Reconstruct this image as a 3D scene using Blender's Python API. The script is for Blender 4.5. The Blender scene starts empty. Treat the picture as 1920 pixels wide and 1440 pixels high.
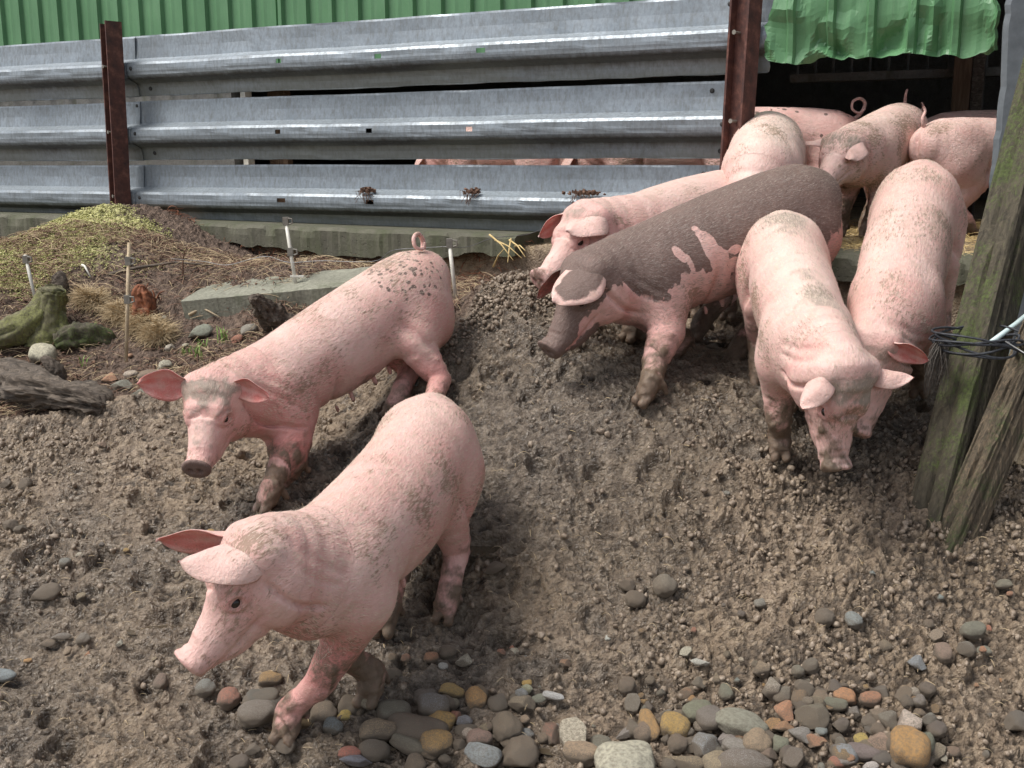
import bpy, bmesh, math, random
import numpy as np
from mathutils import Vector, Matrix

# ------------------------------------------------------------------ camera, sky, sun, exposure
C = bpy.context.scene.collection
SC = bpy.context.scene
CAM_H = 1.5; TILT = math.atan(.206); FOC = 2000.0       # eye height, tilt below level, focal length in px of a 1920 px wide frame
cam = bpy.data.cameras.new('camera'); co = bpy.data.objects.new('camera', cam); C.objects.link(co)
co.location = (0, 0, CAM_H); co.rotation_euler = (math.pi/2 - TILT, 0, 0)
cam.sensor_fit = 'HORIZONTAL'; cam.sensor_width = 36; cam.lens = 36*FOC/1920
cam.clip_start = .05; cam.clip_end = 500
SC.camera = co
W = bpy.data.worlds.new('World'); SC.world = W; W.use_nodes = True
nt = W.node_tree; bg = nt.nodes['Background']
SUN_EL = math.radians(59); SUN_AZ = math.radians(-75)     # azimuth from +Y, towards the left
sky = nt.nodes.new('ShaderNodeTexSky'); sky.sky_type = 'NISHITA'; sky.sun_disc = False
sky.sun_elevation = SUN_EL; sky.sun_rotation = SUN_AZ; sky.air_density = 1.0; sky.dust_density = 3.0
hs = nt.nodes.new('ShaderNodeHueSaturation'); hs.inputs['Saturation'].default_value = .42
nt.links.new(sky.outputs[0], hs.inputs['Color']); nt.links.new(hs.outputs[0], bg.inputs[0])
bg.inputs[1].default_value = .125
sl = bpy.data.lights.new('sun', 'SUN'); sl.energy = 2.4; sl.angle = math.radians(24); sl.color = (1, .96, .9)
so = bpy.data.objects.new('sun', sl); C.objects.link(so)
sd = Vector((math.sin(SUN_AZ)*math.cos(SUN_EL), math.cos(SUN_AZ)*math.cos(SUN_EL)*-1, math.sin(SUN_EL)))
so.rotation_euler = sd.to_track_quat('Z', 'Y').to_euler()
sky.sun_rotation = math.atan2(sd.x, sd.y)
SC.view_settings.view_transform = 'Standard'; SC.view_settings.look = 'None'
SC.view_settings.exposure = .50; SC.view_settings.gamma = 1

random.seed(7); rng = np.random.default_rng(7)
ct, st_ = math.cos(TILT), math.sin(TILT)
def at(px, py, d):                                       # photo pixel + distance along the view axis -> world point
    u = (px-960)/FOC; v = (py-720)/FOC
    return np.array([u*d, d*(ct-v*st_), CAM_H-d*(v*ct+st_)])

# ------------------------------------------------------------------ numpy noise
def _h(ix, iy, iz, s):
    n = (ix.astype(np.int64)*374761393 + iy.astype(np.int64)*668265263 + iz.astype(np.int64)*2147483647 + s*1274126177) & 0xffffffff
    n = ((n ^ (n >> 13))*1274126177) & 0xffffffff
    n = ((n ^ (n >> 16))*2246822519) & 0xffffffff
    return ((n ^ (n >> 15)) & 0xffffff)/float(0xffffff)
def vn3(x, y, z, s=0):
    x = np.asarray(x, float); y = np.asarray(y, float); z = np.asarray(z, float)+np.zeros_like(x)
    ix, iy, iz = np.floor(x), np.floor(y), np.floor(z); fx, fy, fz = x-ix, y-iy, z-iz
    fx = fx*fx*(3-2*fx); fy = fy*fy*(3-2*fy); fz = fz*fz*(3-2*fz); r = 0
    for a in (0, 1):
        for b in (0, 1):
            for c in (0, 1):
                r = r + _h(ix+a, iy+b, iz+c, s)*(fx if a else 1-fx)*(fy if b else 1-fy)*(fz if c else 1-fz)
    return r*2-1
def vn2(x, y, s=0):
    x = np.asarray(x, float); y = np.asarray(y, float)
    ix, iy = np.floor(x), np.floor(y); fx, fy = x-ix, y-iy
    fx = fx*fx*fx*(fx*(fx*6-15)+10); fy = fy*fy*fy*(fy*(fy*6-15)+10); z = np.zeros_like(ix)
    return 2*((_h(ix, iy, z, s)*(1-fx)+_h(ix+1, iy, z, s)*fx)*(1-fy)+(_h(ix, iy+1, z, s)*(1-fx)+_h(ix+1, iy+1, z, s)*fx)*fy)-1
def fbm(x, y, o=4, s=0, g=.5):
    r = 0; a = 1
    for i in range(o):
        r = r+a*vn2(x, y, s+i); a *= g; x = x*1.93*.8+y*1.93*.6+3.1; y = y*1.93*.8-x*.6+7.7
    return r
def worley(x, y, s=0):
    ix, iy = np.floor(x), np.floor(y); f1 = np.full(x.shape, 9.); f2 = np.full(x.shape, 9.); cid = np.zeros(x.shape)
    z = np.zeros_like(ix)
    for a in (-1, 0, 1):
        for b in (-1, 0, 1):
            jx, jy = ix+a, iy+b
            d = np.hypot(jx+_h(jx, jy, z, s)-x, jy+_h(jx, jy, z, s+5)-y); c = _h(jx, jy, z, s+9)
            nf2 = np.where(d < f1, f1, np.minimum(f2, d)); cid = np.where(d < f1, c, cid)
            f1 = np.minimum(f1, d); f2 = nf2
    return f1, f2, cid

# ------------------------------------------------------------------ objects
def tag(o, label=None, cat=None, group=None, kind=None):
    if label: o['label'] = label
    if cat: o['category'] = cat
    if group: o['group'] = group
    if kind: o['kind'] = kind
    return o
def link(name, data, mats=(), parent=None, loc=(0, 0, 0), rot=(0, 0, 0)):
    o = bpy.data.objects.new(name, data); C.objects.link(o); o.location = loc; o.rotation_euler = rot
    if parent: o.parent = parent
    for m in (mats if isinstance(mats, (list, tuple)) else [mats]):
        if data is not None and m and len(data.materials) < len(mats if isinstance(mats, (list, tuple)) else [1]): data.materials.append(m)
    return o
def mesh_np(name, V, F, smooth=True, attrs=None, matidx=None):
    V = np.asarray(V, np.float32); me = bpy.data.meshes.new(name)
    if isinstance(F, np.ndarray):
        k = F.shape[1]; n = len(F); flat = F.astype(np.int32).ravel(); starts = np.arange(n, dtype=np.int32)*k; tot = np.full(n, k, np.int32)
    else:
        tot = np.array([len(f) for f in F], np.int32); flat = np.array([i for f in F for i in f], np.int32)
        starts = np.r_[0, np.cumsum(tot)[:-1]].astype(np.int32); n = len(F)
    me.vertices.add(len(V)); me.vertices.foreach_set('co', V.ravel())
    me.loops.add(len(flat)); me.loops.foreach_set('vertex_index', flat)
    me.polygons.add(n); me.polygons.foreach_set('loop_start', starts); me.polygons.foreach_set('loop_total', tot)
    me.polygons.foreach_set('use_smooth', np.full(n, smooth, bool))
    if matidx is not None: me.polygons.foreach_set('material_index', np.asarray(matidx, np.int32))
    me.update(calc_edges=True); me.validate()
    for k, (ty, arr) in (attrs or {}).items():
        a = me.attributes.new(k, ty, 'POINT')
        a.data.foreach_set('color' if ty == 'FLOAT_COLOR' else 'vector' if ty == 'FLOAT_VECTOR' else 'value', np.asarray(arr, np.float32).ravel())
    return me
class MB:
    """collects shapes into one mesh"""
    def __init__(s): s.V = []; s.F = []; s.M = []
    def add(s, V, F, m=0):
        b = len(s.V); s.V += [tuple(map(float, v)) for v in V]; s.F += [tuple(i+b for i in f) for f in F]; s.M += [m]*len(F); return s
    def box(s, c, size, rot=None, m=0, jit=0):
        x, y, z = [a/2 for a in size]
        V = [Vector((a*x, b*y, d*z)) for a in (-1, 1) for b in (-1, 1) for d in (-1, 1)]
        if jit: V = [v+Vector([random.uniform(-jit, jit) for _ in range(3)]) for v in V]
        if rot is not None: V = [rot @ v for v in V]
        V = [v+Vector(c) for v in V]
        return s.add(V, [(0, 1, 3, 2), (4, 6, 7, 5), (0, 4, 5, 1), (2, 3, 7, 6), (0, 2, 6, 4), (1, 5, 7, 3)], m)
    def tube(s, pts, r, n=8, m=0, cap=True):
        pts = [Vector(p) for p in pts]; k = len(pts); r = r if isinstance(r, (list, tuple)) else [r]*k; V = []; ref = None
        for i, p in enumerate(pts):
            d = (pts[min(i+1, k-1)]-pts[max(i-1, 0)]).normalized()
            if ref is None: ref = d.orthogonal().normalized()
            ref = (ref-d*ref.dot(d)).normalized(); b = d.cross(ref)
            V += [p+(ref*math.cos(2*math.pi*j/n)+b*math.sin(2*math.pi*j/n))*r[i] for j in range(n)]
        F = [(i*n+j, i*n+(j+1) % n, (i+1)*n+(j+1) % n, (i+1)*n+j) for i in range(k-1) for j in range(n)]
        if cap: F += [tuple(range(n))[::-1], tuple(range((k-1)*n, k*n))]
        return s.add(V, F, m)
    def build(s, name, mats, parent=None, smooth=False, loc=(0, 0, 0), rot=(0, 0, 0)):
        me = mesh_np(name, np.array(s.V), s.F, smooth, matidx=s.M)
        mats = mats if isinstance(mats, (list, tuple)) else [mats]
        return link(name, me, mats, parent, loc, rot)
def empty(name, loc, rz=0):
    o = bpy.data.objects.new(name, None); C.objects.link(o); o.location = loc; o.rotation_euler = (0, 0, rz); o.empty_display_size = .1; return o

# ------------------------------------------------------------------ materials
class NG:
    """small node graph writer"""
    def __init__(s, name, disp=False):
        s.m = bpy.data.materials.new(name); s.m.use_nodes = True; s.t = s.m.node_tree; s.b = s.t.nodes['Principled BSDF']
        s.out = s.t.nodes['Material Output']
    def n(s, ty, ins=None, **kw):
        nd = s.t.nodes.new(ty)
        for k, v in kw.items(): setattr(nd, k, v)
        for k, v in (ins or {}).items(): s.set(nd.inputs[k], v)
        return nd
    def set(s, sock, v):
        if isinstance(v, bpy.types.NodeSocket): s.t.links.new(v, sock)
        elif isinstance(v, (tuple, list)) and len(v) == 3 and sock.type == 'RGBA': sock.default_value = (*v, 1)
        else: sock.default_value = v
    def co(s, kind='Object'): return s.n('ShaderNodeTexCoord').outputs[kind]
    def map(s, v, scale=(1, 1, 1), rot=(0, 0, 0), loc=(0, 0, 0)): return s.n('ShaderNodeMapping', {'Vector': v, 'Scale': scale, 'Rotation': rot, 'Location': loc}).outputs[0]
    def noise(s, v, scale, detail=4, rough=.55, dist=0): return s.n('ShaderNodeTexNoise', {'Vector': v, 'Scale': scale, 'Detail': detail, 'Roughness': rough, 'Distortion': dist}).outputs[0]
    def vor(s, v, scale, feature='F1', out='Distance'): return s.n('ShaderNodeTexVoronoi', {'Vector': v, 'Scale': scale}, feature=feature).outputs[out]
    def ramp(s, f, stops, interp='LINEAR'):
        r = s.n('ShaderNodeValToRGB', {'Fac': f}); e = r.color_ramp.elements; r.color_ramp.interpolation = interp
        while len(e) < len(stops): e.new(.5)
        for el, (p, c) in zip(e, stops):
            el.position = p; el.color = (*c, 1) if isinstance(c, (tuple, list)) else (c, c, c, 1)
        return r.outputs[0]
    def mix(s, f, a, b, mode='MIX'):
        nd = s.n('ShaderNodeMix', data_type='RGBA', blend_type=mode); s.set(nd.inputs[0], f); s.set(nd.inputs[6], a); s.set(nd.inputs[7], b); return nd.outputs[2]
    def math(s, op, a, b=0., c=0., clamp=False):
        nd = s.n('ShaderNodeMath', operation=op, use_clamp=clamp); s.set(nd.inputs[0], a); s.set(nd.inputs[1], b); s.set(nd.inputs[2], c); return nd.outputs[0]
    def attr(s, name, out='Color'): return s.n('ShaderNodeAttribute', attribute_name=name).outputs[out]
    def sep(s, v): return s.n('ShaderNodeSeparateXYZ', {'Vector': v}).outputs
    def bump(s, h, strength=.5, dist=.01, normal=None):
        nd = s.n('ShaderNodeBump', {'Height': h, 'Strength': strength, 'Distance': dist})
        if normal: s.set(nd.inputs['Normal'], normal)
        return nd.outputs[0]
    def fin(s, color=None, rough=None, normal=None, **kw):
        if color is not None: s.set(s.b.inputs['Base Color'], color)
        if rough is not None: s.set(s.b.inputs['Roughness'], rough)
        if normal is not None: s.set(s.b.inputs['Normal'], normal)
        for k, v in kw.items(): s.set(s.b.inputs[k.replace('_', ' ')], v)
        return s.m
def simple(name, c1, c2, scale=20, rough=.6, bump=.3, bd=.004, stretch=(1, 1, 1), **kw):
    g = NG(name); v = g.map(g.co(), stretch); n = g.noise(v, scale, 6, .6)
    return g.fin(g.ramp(n, [(.3, c1), (.7, c2)]), rough, g.bump(n, bump, bd), **kw)

def m_skin():
    g = NG('pig_skin'); pm = g.sep(g.attr('pm')); rest = g.attr('rest', 'Vector'); tone = g.sep(g.attr('tone'))
    n1 = g.noise(rest, 9, 5, .6); n2 = g.noise(g.map(rest, (1, 2.2, 2.2)), 42, 5, .65); nf = g.noise(g.map(rest, (.28, 1, 1)), 330, 3, .7); nf2 = g.noise(g.map(rest, (.33, 1, 1), loc=(3, 1, 5)), 150, 4, .7)
    base = g.ramp(n1, [(.25, (.60, .345, .31)), (.5, (.70, .455, .41)), (.75, (.76, .545, .49))])
    base = g.mix(g.math('MULTIPLY', pm[2], .75, clamp=True), base, (.58, .185, .165))
    base = g.mix(g.math('MULTIPLY', tone[0], .7, clamp=True), base, (.80, .65, .565))           # pale bristles and the lit top, painted as one lighter tone
    base = g.mix(g.ramp(nf, [(.50, 0.), (.74, .35)]), base, (.80, .64, .56))                   # fine pale bristle strokes
    # dried mud scuffs: streaky
    sc = g.math('ADD', g.math('MULTIPLY', nf2, .62), g.math('MULTIPLY', n2, .5)); sc = g.math('ADD', sc, g.math('MULTIPLY', tone[1], .20)); nb = g.noise(rest, 6.5, 3, .5); sc = g.math('ADD', sc, g.math('MULTIPLY', g.math('SUBTRACT', nb, .5), .75))
    base = g.mix(g.ramp(sc, [(.76, 0.), (.90, .8)]), base, (.23, .16, .105))
    base = g.mix(g.ramp(g.noise(rest, 22, 6, .7), [(.50, 0.), (.74, .5)]), base, (.45, .32, .24))
    gd = g.math('ADD', tone[2], g.math('MULTIPLY', g.math('SUBTRACT', n2, .5), .9))             # grey dirt film
    base = g.mix(g.ramp(gd, [(.30, 0.), (.85, .85)]), base, (.27, .235, .19))
    dk = g.math('ADD', pm[0], g.math('ADD', g.math('MULTIPLY', g.math('SUBTRACT', n2, .5), .25), g.math('MULTIPLY', g.math('SUBTRACT', nf, .5), .45)))
    dcol = g.mix(g.ramp(nf, [(.42, 0.), (.78, .55)]), g.mix(n1, (.095, .062, .052), (.20, .135, .115)), (.34, .255, .22))
    base = g.mix(g.ramp(dk, [(.38, 0.), (.58, 1.)]), base, dcol)
    md = g.math('ADD', pm[1], g.math('MULTIPLY', g.math('SUBTRACT', n2, .5), .8))
    mcol = g.mix(g.noise(rest, 60, 4), (.055, .042, .028), (.21, .155, .105))
    base = g.mix(g.ramp(md, [(.34, 0.), (.80, .95)]), base, mcol)
    hb = g.math('ADD', g.math('MULTIPLY', nf, .5), g.math('MULTIPLY', n2, .9)); hb = g.math('ADD', hb, g.math('MULTIPLY', md, .4)); hb = g.math('ADD', hb, g.math('MULTIPLY', g.noise(g.map(rest, (1.6, 1, 1)), 13, 3), 1.1))
    rgh = g.math('SUBTRACT', .56, g.math('MULTIPLY', pm[1], .12))
    return g.fin(base, rgh, g.bump(hb, .75, .006), Subsurface_Weight=.12, Subsurface_Radius=(.012, .004, .003), Subsurface_Scale=1., Specular_IOR_Level=.35)
def m_ground():
    g = NG('mud'); v = g.co(); z = g.sep(g.attr('zone')); mt = g.sep(g.attr('mt'))
    n1 = g.noise(v, 3.5, 5, .6); n2 = g.noise(v, 28, 6, .65); n3 = g.noise(v, 130, 4, .7); n4 = g.noise(g.map(v, (1, 2.2, 1)), 75, 5, .7, 1.0)
    dry = g.ramp(g.math('ADD', g.math('MULTIPLY', n2, .6), g.math('MULTIPLY', n3, .4)), [(.34, (.10, .072, .050)), (.5, (.25, .188, .131)), (.66, (.44, .35, .255))])
    wet = g.ramp(g.math('ADD', g.math('MULTIPLY', n2, .55), g.math('MULTIPLY', n4, .45)), [(.36, (.055, .042, .031)), (.5, (.15, .12, .092)), (.66, (.33, .275, .215))])
    w = g.ramp(g.math('ADD', mt[0], g.math('MULTIPLY', g.math('SUBTRACT', n1, .5), .9)), [(.3, 0.), (.7, 1.)])
    mud = g.mix(w, dry, wet)
    mud = g.mix(g.ramp(g.noise(v, 1.6, 4, .5), [(.45, 0.), (.7, .45)]), mud, g.ramp(n2, [(.35, (.14, .10, .062)), (.7, (.36, .27, .17))]))
    mud = g.mix(g.ramp(mt[1], [(0., .95), (.42, 0.)]), mud, (.035, .025, .017))     # crevice shade between the clods, painted dark into the mud colour
    lit = g.ramp(g.math('ADD', g.math('MULTIPLY', n2, .5), g.math('MULTIPLY', n3, .5)), [(.36, (.04, .026, .019)), (.5, (.12, .08, .058)), (.66, (.27, .19, .135))])
    col = g.mix(z[0], mud, lit)
    mo = g.ramp(g.math('ADD', z[1], g.math('MULTIPLY', g.math('SUBTRACT', n2, .5), 1.2)), [(.42, 0.), (.6, 1.)])
    moss = g.ramp(g.math('ADD', g.math('MULTIPLY', n2, .5), g.math('MULTIPLY', n3, .5)), [(.32, (.07, .07, .02)), (.46, (.36, .35, .12)), (.60, (.66, .63, .32))])
    col = g.mix(mo, col, moss)
    col = g.mix(z[2], col, g.ramp(n2, [(.35, (.20, .14, .085)), (.65, (.38, .29, .18))]))
    h = g.math('ADD', g.math('MULTIPLY', n2, .8), g.math('MULTIPLY', n3, .4)); h = g.math('ADD', h, g.math('MULTIPLY', n4, .35))
    wv = g.n('ShaderNodeVectorMath', {0: g.n('ShaderNodeTexNoise', {'Vector': v, 'Scale': 26, 'Detail': 3}).outputs['Color'], 1: (.03, .03, .03)}, operation='MULTIPLY').outputs[0]; wv = g.n('ShaderNodeVectorMath', {0: v, 1: wv}, operation='ADD').outputs[0]
    h = g.math('ADD', h, g.math('MULTIPLY', g.vor(g.map(wv, (1, 1.5, 1)), 62), -.55)); h = g.math('ADD', h, g.math('MULTIPLY', g.vor(g.map(wv, (1, 1.4, 1)), 130), -.28))
    r = g.math('SUBTRACT', .50, g.math('MULTIPLY', w, .36)); r = g.math('MAXIMUM', g.math('SUBTRACT', r, g.ramp(n1, [(.42, 0.), (.62, .24)])), .14)
    r = g.math('MAXIMUM', r, g.math('MULTIPLY', z[0], .8))
    return g.fin(col, r, g.bump(h, 1., .013), Specular_IOR_Level=.5)
def m_galv():
    g = NG('galvanised_steel'); v = g.co(); at_ = g.sep(g.attr('pf')); n1 = g.noise(v, 2.2, 5, .6); n2 = g.noise(g.map(v, (1, 1, .35)), 55, 5, .7); sp = g.vor(v, 85, out='Color')
    c = g.ramp(n1, [(.3, (.19, .22, .245)), (.7, (.33, .375, .415))])
    c = g.mix(.25, c, g.mix(sp, (.16, .19, .22), (.36, .41, .46)))
    c = g.mix(g.ramp(n2, [(.44, 0.), (.72, .7)]), c, (.15, .155, .15))
    # water streaks; darker tone below the ridge and near the lips
    stn = g.math('ADD', at_[0], g.math('MULTIPLY', g.math('SUBTRACT', g.noise(g.map(v, (6, 6, .6)), 3, 5, .7), .5), .9))
    c = g.mix(g.ramp(stn, [(.38, 0.), (.85, .92)]), c, (.055, .05, .042))
    c = g.mix(g.ramp(g.math('ADD', at_[1], g.math('SUBTRACT', n1, .5)), [(.3, 0.), (.8, .6)]), c, (.19, .20, .17))
    r = g.ramp(n2, [(.3, .33), (.7, .6)])
    return g.fin(c, r, g.bump(g.math('ADD', n2, g.math('MULTIPLY', n1, 2.)), .12, .006), Metallic=.35)
def m_rust(): 
    g = NG('rusty_steel'); v = g.co(); n = g.noise(v, 22, 7, .65); n2 = g.noise(g.map(v, (1, 1, .2)), 14, 4)
    c = g.ramp(n, [(.3, (.035, .017, .015)), (.52, (.095, .036, .027)), (.72, (.19, .085, .06))])
    return g.fin(g.mix(g.ramp(n2, [(.5, 0.), (.75, .5)]), c, (.05, .03, .03)), .75, g.bump(n, .5, .003))
def m_clad():
    g = NG('green_cladding'); v = g.co(); n = g.noise(v, 3, 5); n2 = g.noise(g.map(v, (5, 5, .5)), 9, 5, .7)
    c = g.ramp(n, [(.3, (.085, .215, .095)), (.7, (.12, .275, .13))])
    c = g.mix(g.ramp(n2, [(.5, 0.), (.8, .28)]), c, (.24, .36, .24))
    return g.fin(g.mix(g.ramp(g.noise(v, 130, 3), [(.55, 0.), (.8, .35)]), c, (.06, .12, .06)), .48, g.bump(n, .2, .01))
def m_conc(name, a, b, moss=.0):
    g = NG(name); v = g.co(); n = g.noise(v, 9, 7, .7); n2 = g.noise(v, 60, 5, .7); n3 = g.noise(g.map(v, (1, 1, .3)), 7, 5, .7)
    c = g.mix(g.ramp(n2, [(.35, 0.), (.7, .6)]), g.ramp(n, [(.3, a), (.7, b)]), (.10, .09, .07))
    c = g.mix(g.ramp(n3, [(.55-moss*.3, 0.), (.75-moss*.2, .8)]), c, (.06, .07, .03))
    pits = g.vor(v, 45); c = g.mix(g.ramp(pits, [(.0, .7), (.16, 0.)]), c, (.03, .03, .025))
    return g.fin(c, .85, g.bump(g.math('ADD', g.math('ADD', n, n2), g.ramp(pits, [(0., 0.), (.2, 1.)])), .6, .006))
def m_wood(name, a, b, c3, stretch=(6, 6, .7), scale=7, moss=0, mosscol=(.10, .13, .03)):
    g = NG(name); v = g.map(g.co(), stretch); n = g.noise(v, scale, 7, .68, 1.2); n2 = g.noise(g.co(), 5, 5, .6); n3 = g.noise(g.co(), 90, 4, .7)
    c = g.ramp(n, [(.28, a), (.5, b), (.74, c3)])
    if moss: c = g.mix(g.ramp(g.math('ADD', n2, g.math('MULTIPLY', g.math('SUBTRACT', n3, .5), .5)), [(.62-moss*.35, 0.), (.78-moss*.35, .85)]), c, g.ramp(n3, [(.3, tuple(x*.35 for x in mosscol)), (.7, tuple(x*1.5 for x in mosscol))]))
    return g.fin(c, .85, g.bump(g.math('ADD', n, g.math('MULTIPLY', n3, .3)), .9, .009))
def m_stone():
    g = NG('river_stone'); v = g.co(); oc = g.n('ShaderNodeObjectInfo').outputs; n = g.noise(v, 22, 6, .65); n2 = g.noise(v, 70, 5, .7); nz = g.n('ShaderNodeNewGeometry').outputs['Normal']
    up = g.sep(nz)[2]
    c = g.mix(n, g.mix(.55, oc['Color'], (.05, .045, .035), 'MULTIPLY'), oc['Color']); c = g.mix(g.ramp(n, [(.3, .0), (.75, .5)]), oc['Color'], c)
    c = g.mix(g.ramp(n2, [(.5, .12), (.8, .55)]), c, (.24, .21, .165))
    md = g.math('ADD', g.math('MULTIPLY', g.math('SUBTRACT', n, .5), 3.0), g.math('SUBTRACT', g.math('MULTIPLY', oc['Alpha'], 1.3), g.math('MULTIPLY', up, .55)))
    c = g.mix(g.ramp(md, [(.12, 0.), (.48, .94)]), c, g.ramp(n2, [(.35, (.10, .076, .054)), (.65, (.26, .205, .15))]))
    c = g.mix(g.ramp(g.noise(v, 7, 4), [(.4, 0.), (.65, .6)]), c, g.mix(n2, (.10, .085, .065), (.26, .22, .17)))
    return g.fin(c, g.ramp(n2, [(.3, .42), (.7, .8)]), g.bump(g.math('ADD', n, n2), .8, .006))
MAT = dict(skin=m_skin(), ground=m_ground(), galv=m_galv(), rust=m_rust(), clad=m_clad(), stone=m_stone(),
    eye=simple('eye', (.012, .008, .006), (.03, .02, .015), 40, .12, 0),
    conc=m_conc('mossy_concrete', (.07, .068, .048), (.15, .145, .105), .5), slab=m_conc('slab_concrete', (.20, .20, .155), (.33, .33, .26), .1),
    block=m_conc('grey_block', (.13, .13, .13), (.22, .22, .21), 0),
    dull=simple('dull_zinc', (.12, .135, .145), (.20, .22, .235), 14, .55, .2, .004, Metallic=.3),
    post=m_wood('mossy_post_wood', (.025, .021, .015), (.062, .052, .034), (.115, .095, .063), (9, 9, .6), 6, .45, (.065, .088, .022)),
    post2=m_wood('weathered_post_wood', (.035, .028, .02), (.10, .078, .052), (.24, .175, .11), (12, 12, .6), 6, .45, (.05, .065, .022)),
    drift=m_wood('driftwood', (.03, .024, .019), (.10, .078, .06), (.24, .195, .15), (1.2, 7, 7), 8, 0), stump=m_wood('mossy_stump', (.04, .035, .02), (.12, .11, .06), (.22, .2, .12), (5, 5, .8), 6, .55, (.15, .155, .05)),
    plank=m_wood('pale_plank', (.30, .22, .14), (.48, .38, .25), (.62, .52, .38), (8, 8, .6), 5, 0), beam=m_wood('brown_beam', (.06, .035, .02), (.13, .08, .05), (.2, .14, .09), (8, 8, .6), 5, 0),
    dark=simple('dark_steel', (.02, .02, .02), (.05, .05, .05), 12, .7), white=simple('white_plastic', (.55, .53, .46), (.75, .73, .66), 30, .5, .1),
    clip=simple('grey_clip', (.13, .12, .10), (.25, .23, .2), 30, .6), wire=simple('wire', (.14, .14, .14), (.28, .28, .28), 30, .4, 0, Metallic=.6),
    straw=simple('straw', (.42, .30, .12), (.68, .52, .25), 60, .7, .2, .002), dgrass=simple('dead_grass', (.33, .24, .13), (.58, .46, .29), 50, .8, .2, .002),
    bark=simple('bark_litter', (.06, .032, .022), (.22, .125, .08), 45, .85, .4, .003), red=simple('rotten_red_wood', (.07, .025, .014), (.30, .105, .045), 45, .85, .5, .004),
    green=simple('grass_blade', (.10, .18, .03), (.24, .38, .08), 40, .6, .1), twine=simple('black_twine', (.012, .013, .017), (.05, .055, .065), 80, .6, .3, .002),
    fray=simple('frayed_twine', (.04, .035, .03), (.13, .115, .1), 80, .8, .3, .002), pipe=simple('pale_pipe', (.42, .55, .56), (.60, .72, .72), 18, .4, .1),
    hair=simple('bristle', (.55, .42, .32), (.80, .68, .56), 60, .55, 0), hair_dark=simple('grey_bristle', (.20, .16, .14), (.46, .38, .33), 60, .5, 0),
    water=None)
g = NG('puddle_water'); MAT['water'] = g.fin(g.mix(g.noise(g.co(), 6, 4), (.055, .042, .028), (.085, .065, .042)), .05, g.bump(g.noise(g.co(), 9, 2), .05, .01))

# ------------------------------------------------------------------ terrain
CP = np.array([(-0.55,2.42,0.06),(-0.35,2.65,0.12),(-0.2,2.95,0.24),(-0.78,3.3,0.41),(-0.8,3.75,0.47),(-0.27,3.65,0.6),(0.88,3.38,0.585),(0.98,3.62,0.68),(0.55,3.5,0.69),(0.8,4.27,0.78),(0.5,3.95,0.82),(0.48,4.25,0.8),(1.5,3.7,0.7),(1.6,4.2,0.8),(-1.3,2.3,0),(0,2.3,0.02),(1.2,2.3,0.12),(-1.7,2.9,0.2),(-1.3,3.25,0.36),(0,3.14,0.385),(0,3.54,0.6),(0.6,3.05,0.36),(1.35,2.65,0.27),(1.6,3.1,0.5),(1.2,3,0.44),(0.6,2.5,0.13),(-1.56,4.05,0.58),(-2.1,4.2,0.5),(-2,4.5,0.6),(-1.3,4.6,0.76),(-2.1,5,0.89),(-1.1,4.55,0.82),(-0.9,4.85,1),(-1.4,5.1,1.02),(-0.7,4.55,0.8),(-2.38,6.25,1.27),(-2.5,5.9,1.17),(-2.65,5.4,1.04),(-3.2,5.3,0.9),(-3.4,5.9,0.93),(-2.95,6.3,1.02),(-2,5.45,1.09),(-1.55,5.5,1),(-1.75,5.95,1.06),(-1.2,5.5,0.98),(-0.1,4.25,1.02),(0.1,4.35,1.08),(-0.45,4.3,0.8),(-0.2,4.7,0.86),(-0.6,5.05,0.95),(-0.18,3.85,0.73),(-3,1.5,-0.12),(3,1.5,0),(0,1.2,-0.1),(-4,3.5,0.25),(3.2,3.5,0.6),(-4,6,0.9),(3,5,1),(0,8,1.1),(-4,8,1.1),(4,8,1.1)])
def _k(r2): return np.where(r2 > 1e-12, r2*np.log(r2+1e-12), 0)
_n = len(CP); _A = np.block([[_k(((CP[:, None, :2]-CP[None, :, :2])**2).sum(-1))+.004*np.eye(_n), np.c_[np.ones(_n), CP[:, :2]]], [np.c_[np.ones(_n), CP[:, :2]].T, np.zeros((3, 3))]])
_W = np.linalg.solve(_A, np.r_[CP[:, 2], 0, 0, 0])
def lower(x, y):
    x = np.asarray(x, float); y = np.asarray(y, float)
    xc = np.clip(x, -4.5, 3.6); yc = np.clip(y, .8, 8.2); z = _W[-3]+_W[-2]*xc+_W[-1]*yc
    for (a, b, _), w in zip(CP, _W[:-3]): z = z+w*_k((xc-a)**2+(yc-b)**2)
    return z
# fence line (through both posts), its unit direction and the unit normal towards the viewer
def flat(px, d, z):                                       # point of given height on the vertical through a pixel column
    return np.array([(px-960)/FOC*d, (d+(z-CAM_H)*st_)/ct])
P_L = flat(229, 6.72, 1.6); P_R = flat(1381, 5.02, 1.6); FD = (P_R-P_L)/np.linalg.norm(P_R-P_L); FN = np.array([FD[1], -FD[0]]); FLEN = np.linalg.norm(P_R-P_L)
if FN[1] > 0: FN = -FN
def along(t, off=0., z=0.): p = P_L+FD*t+FN*off; return np.array([p[0], p[1], z])
def edge_off(x, y): return (np.asarray(x)-P_L[0])*FN[0]+(np.asarray(y)-P_L[1])*FN[1]      # + in front of the fence
LEDGE = .24
def platz(x, y): return 1.165-.04*np.clip((edge_off(x, y)+.5)/.74, 0, 1)
def sst(a, b, x): t = np.clip((x-a)/(b-a), 0, 1); return t*t*(3-2*t)
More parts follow.
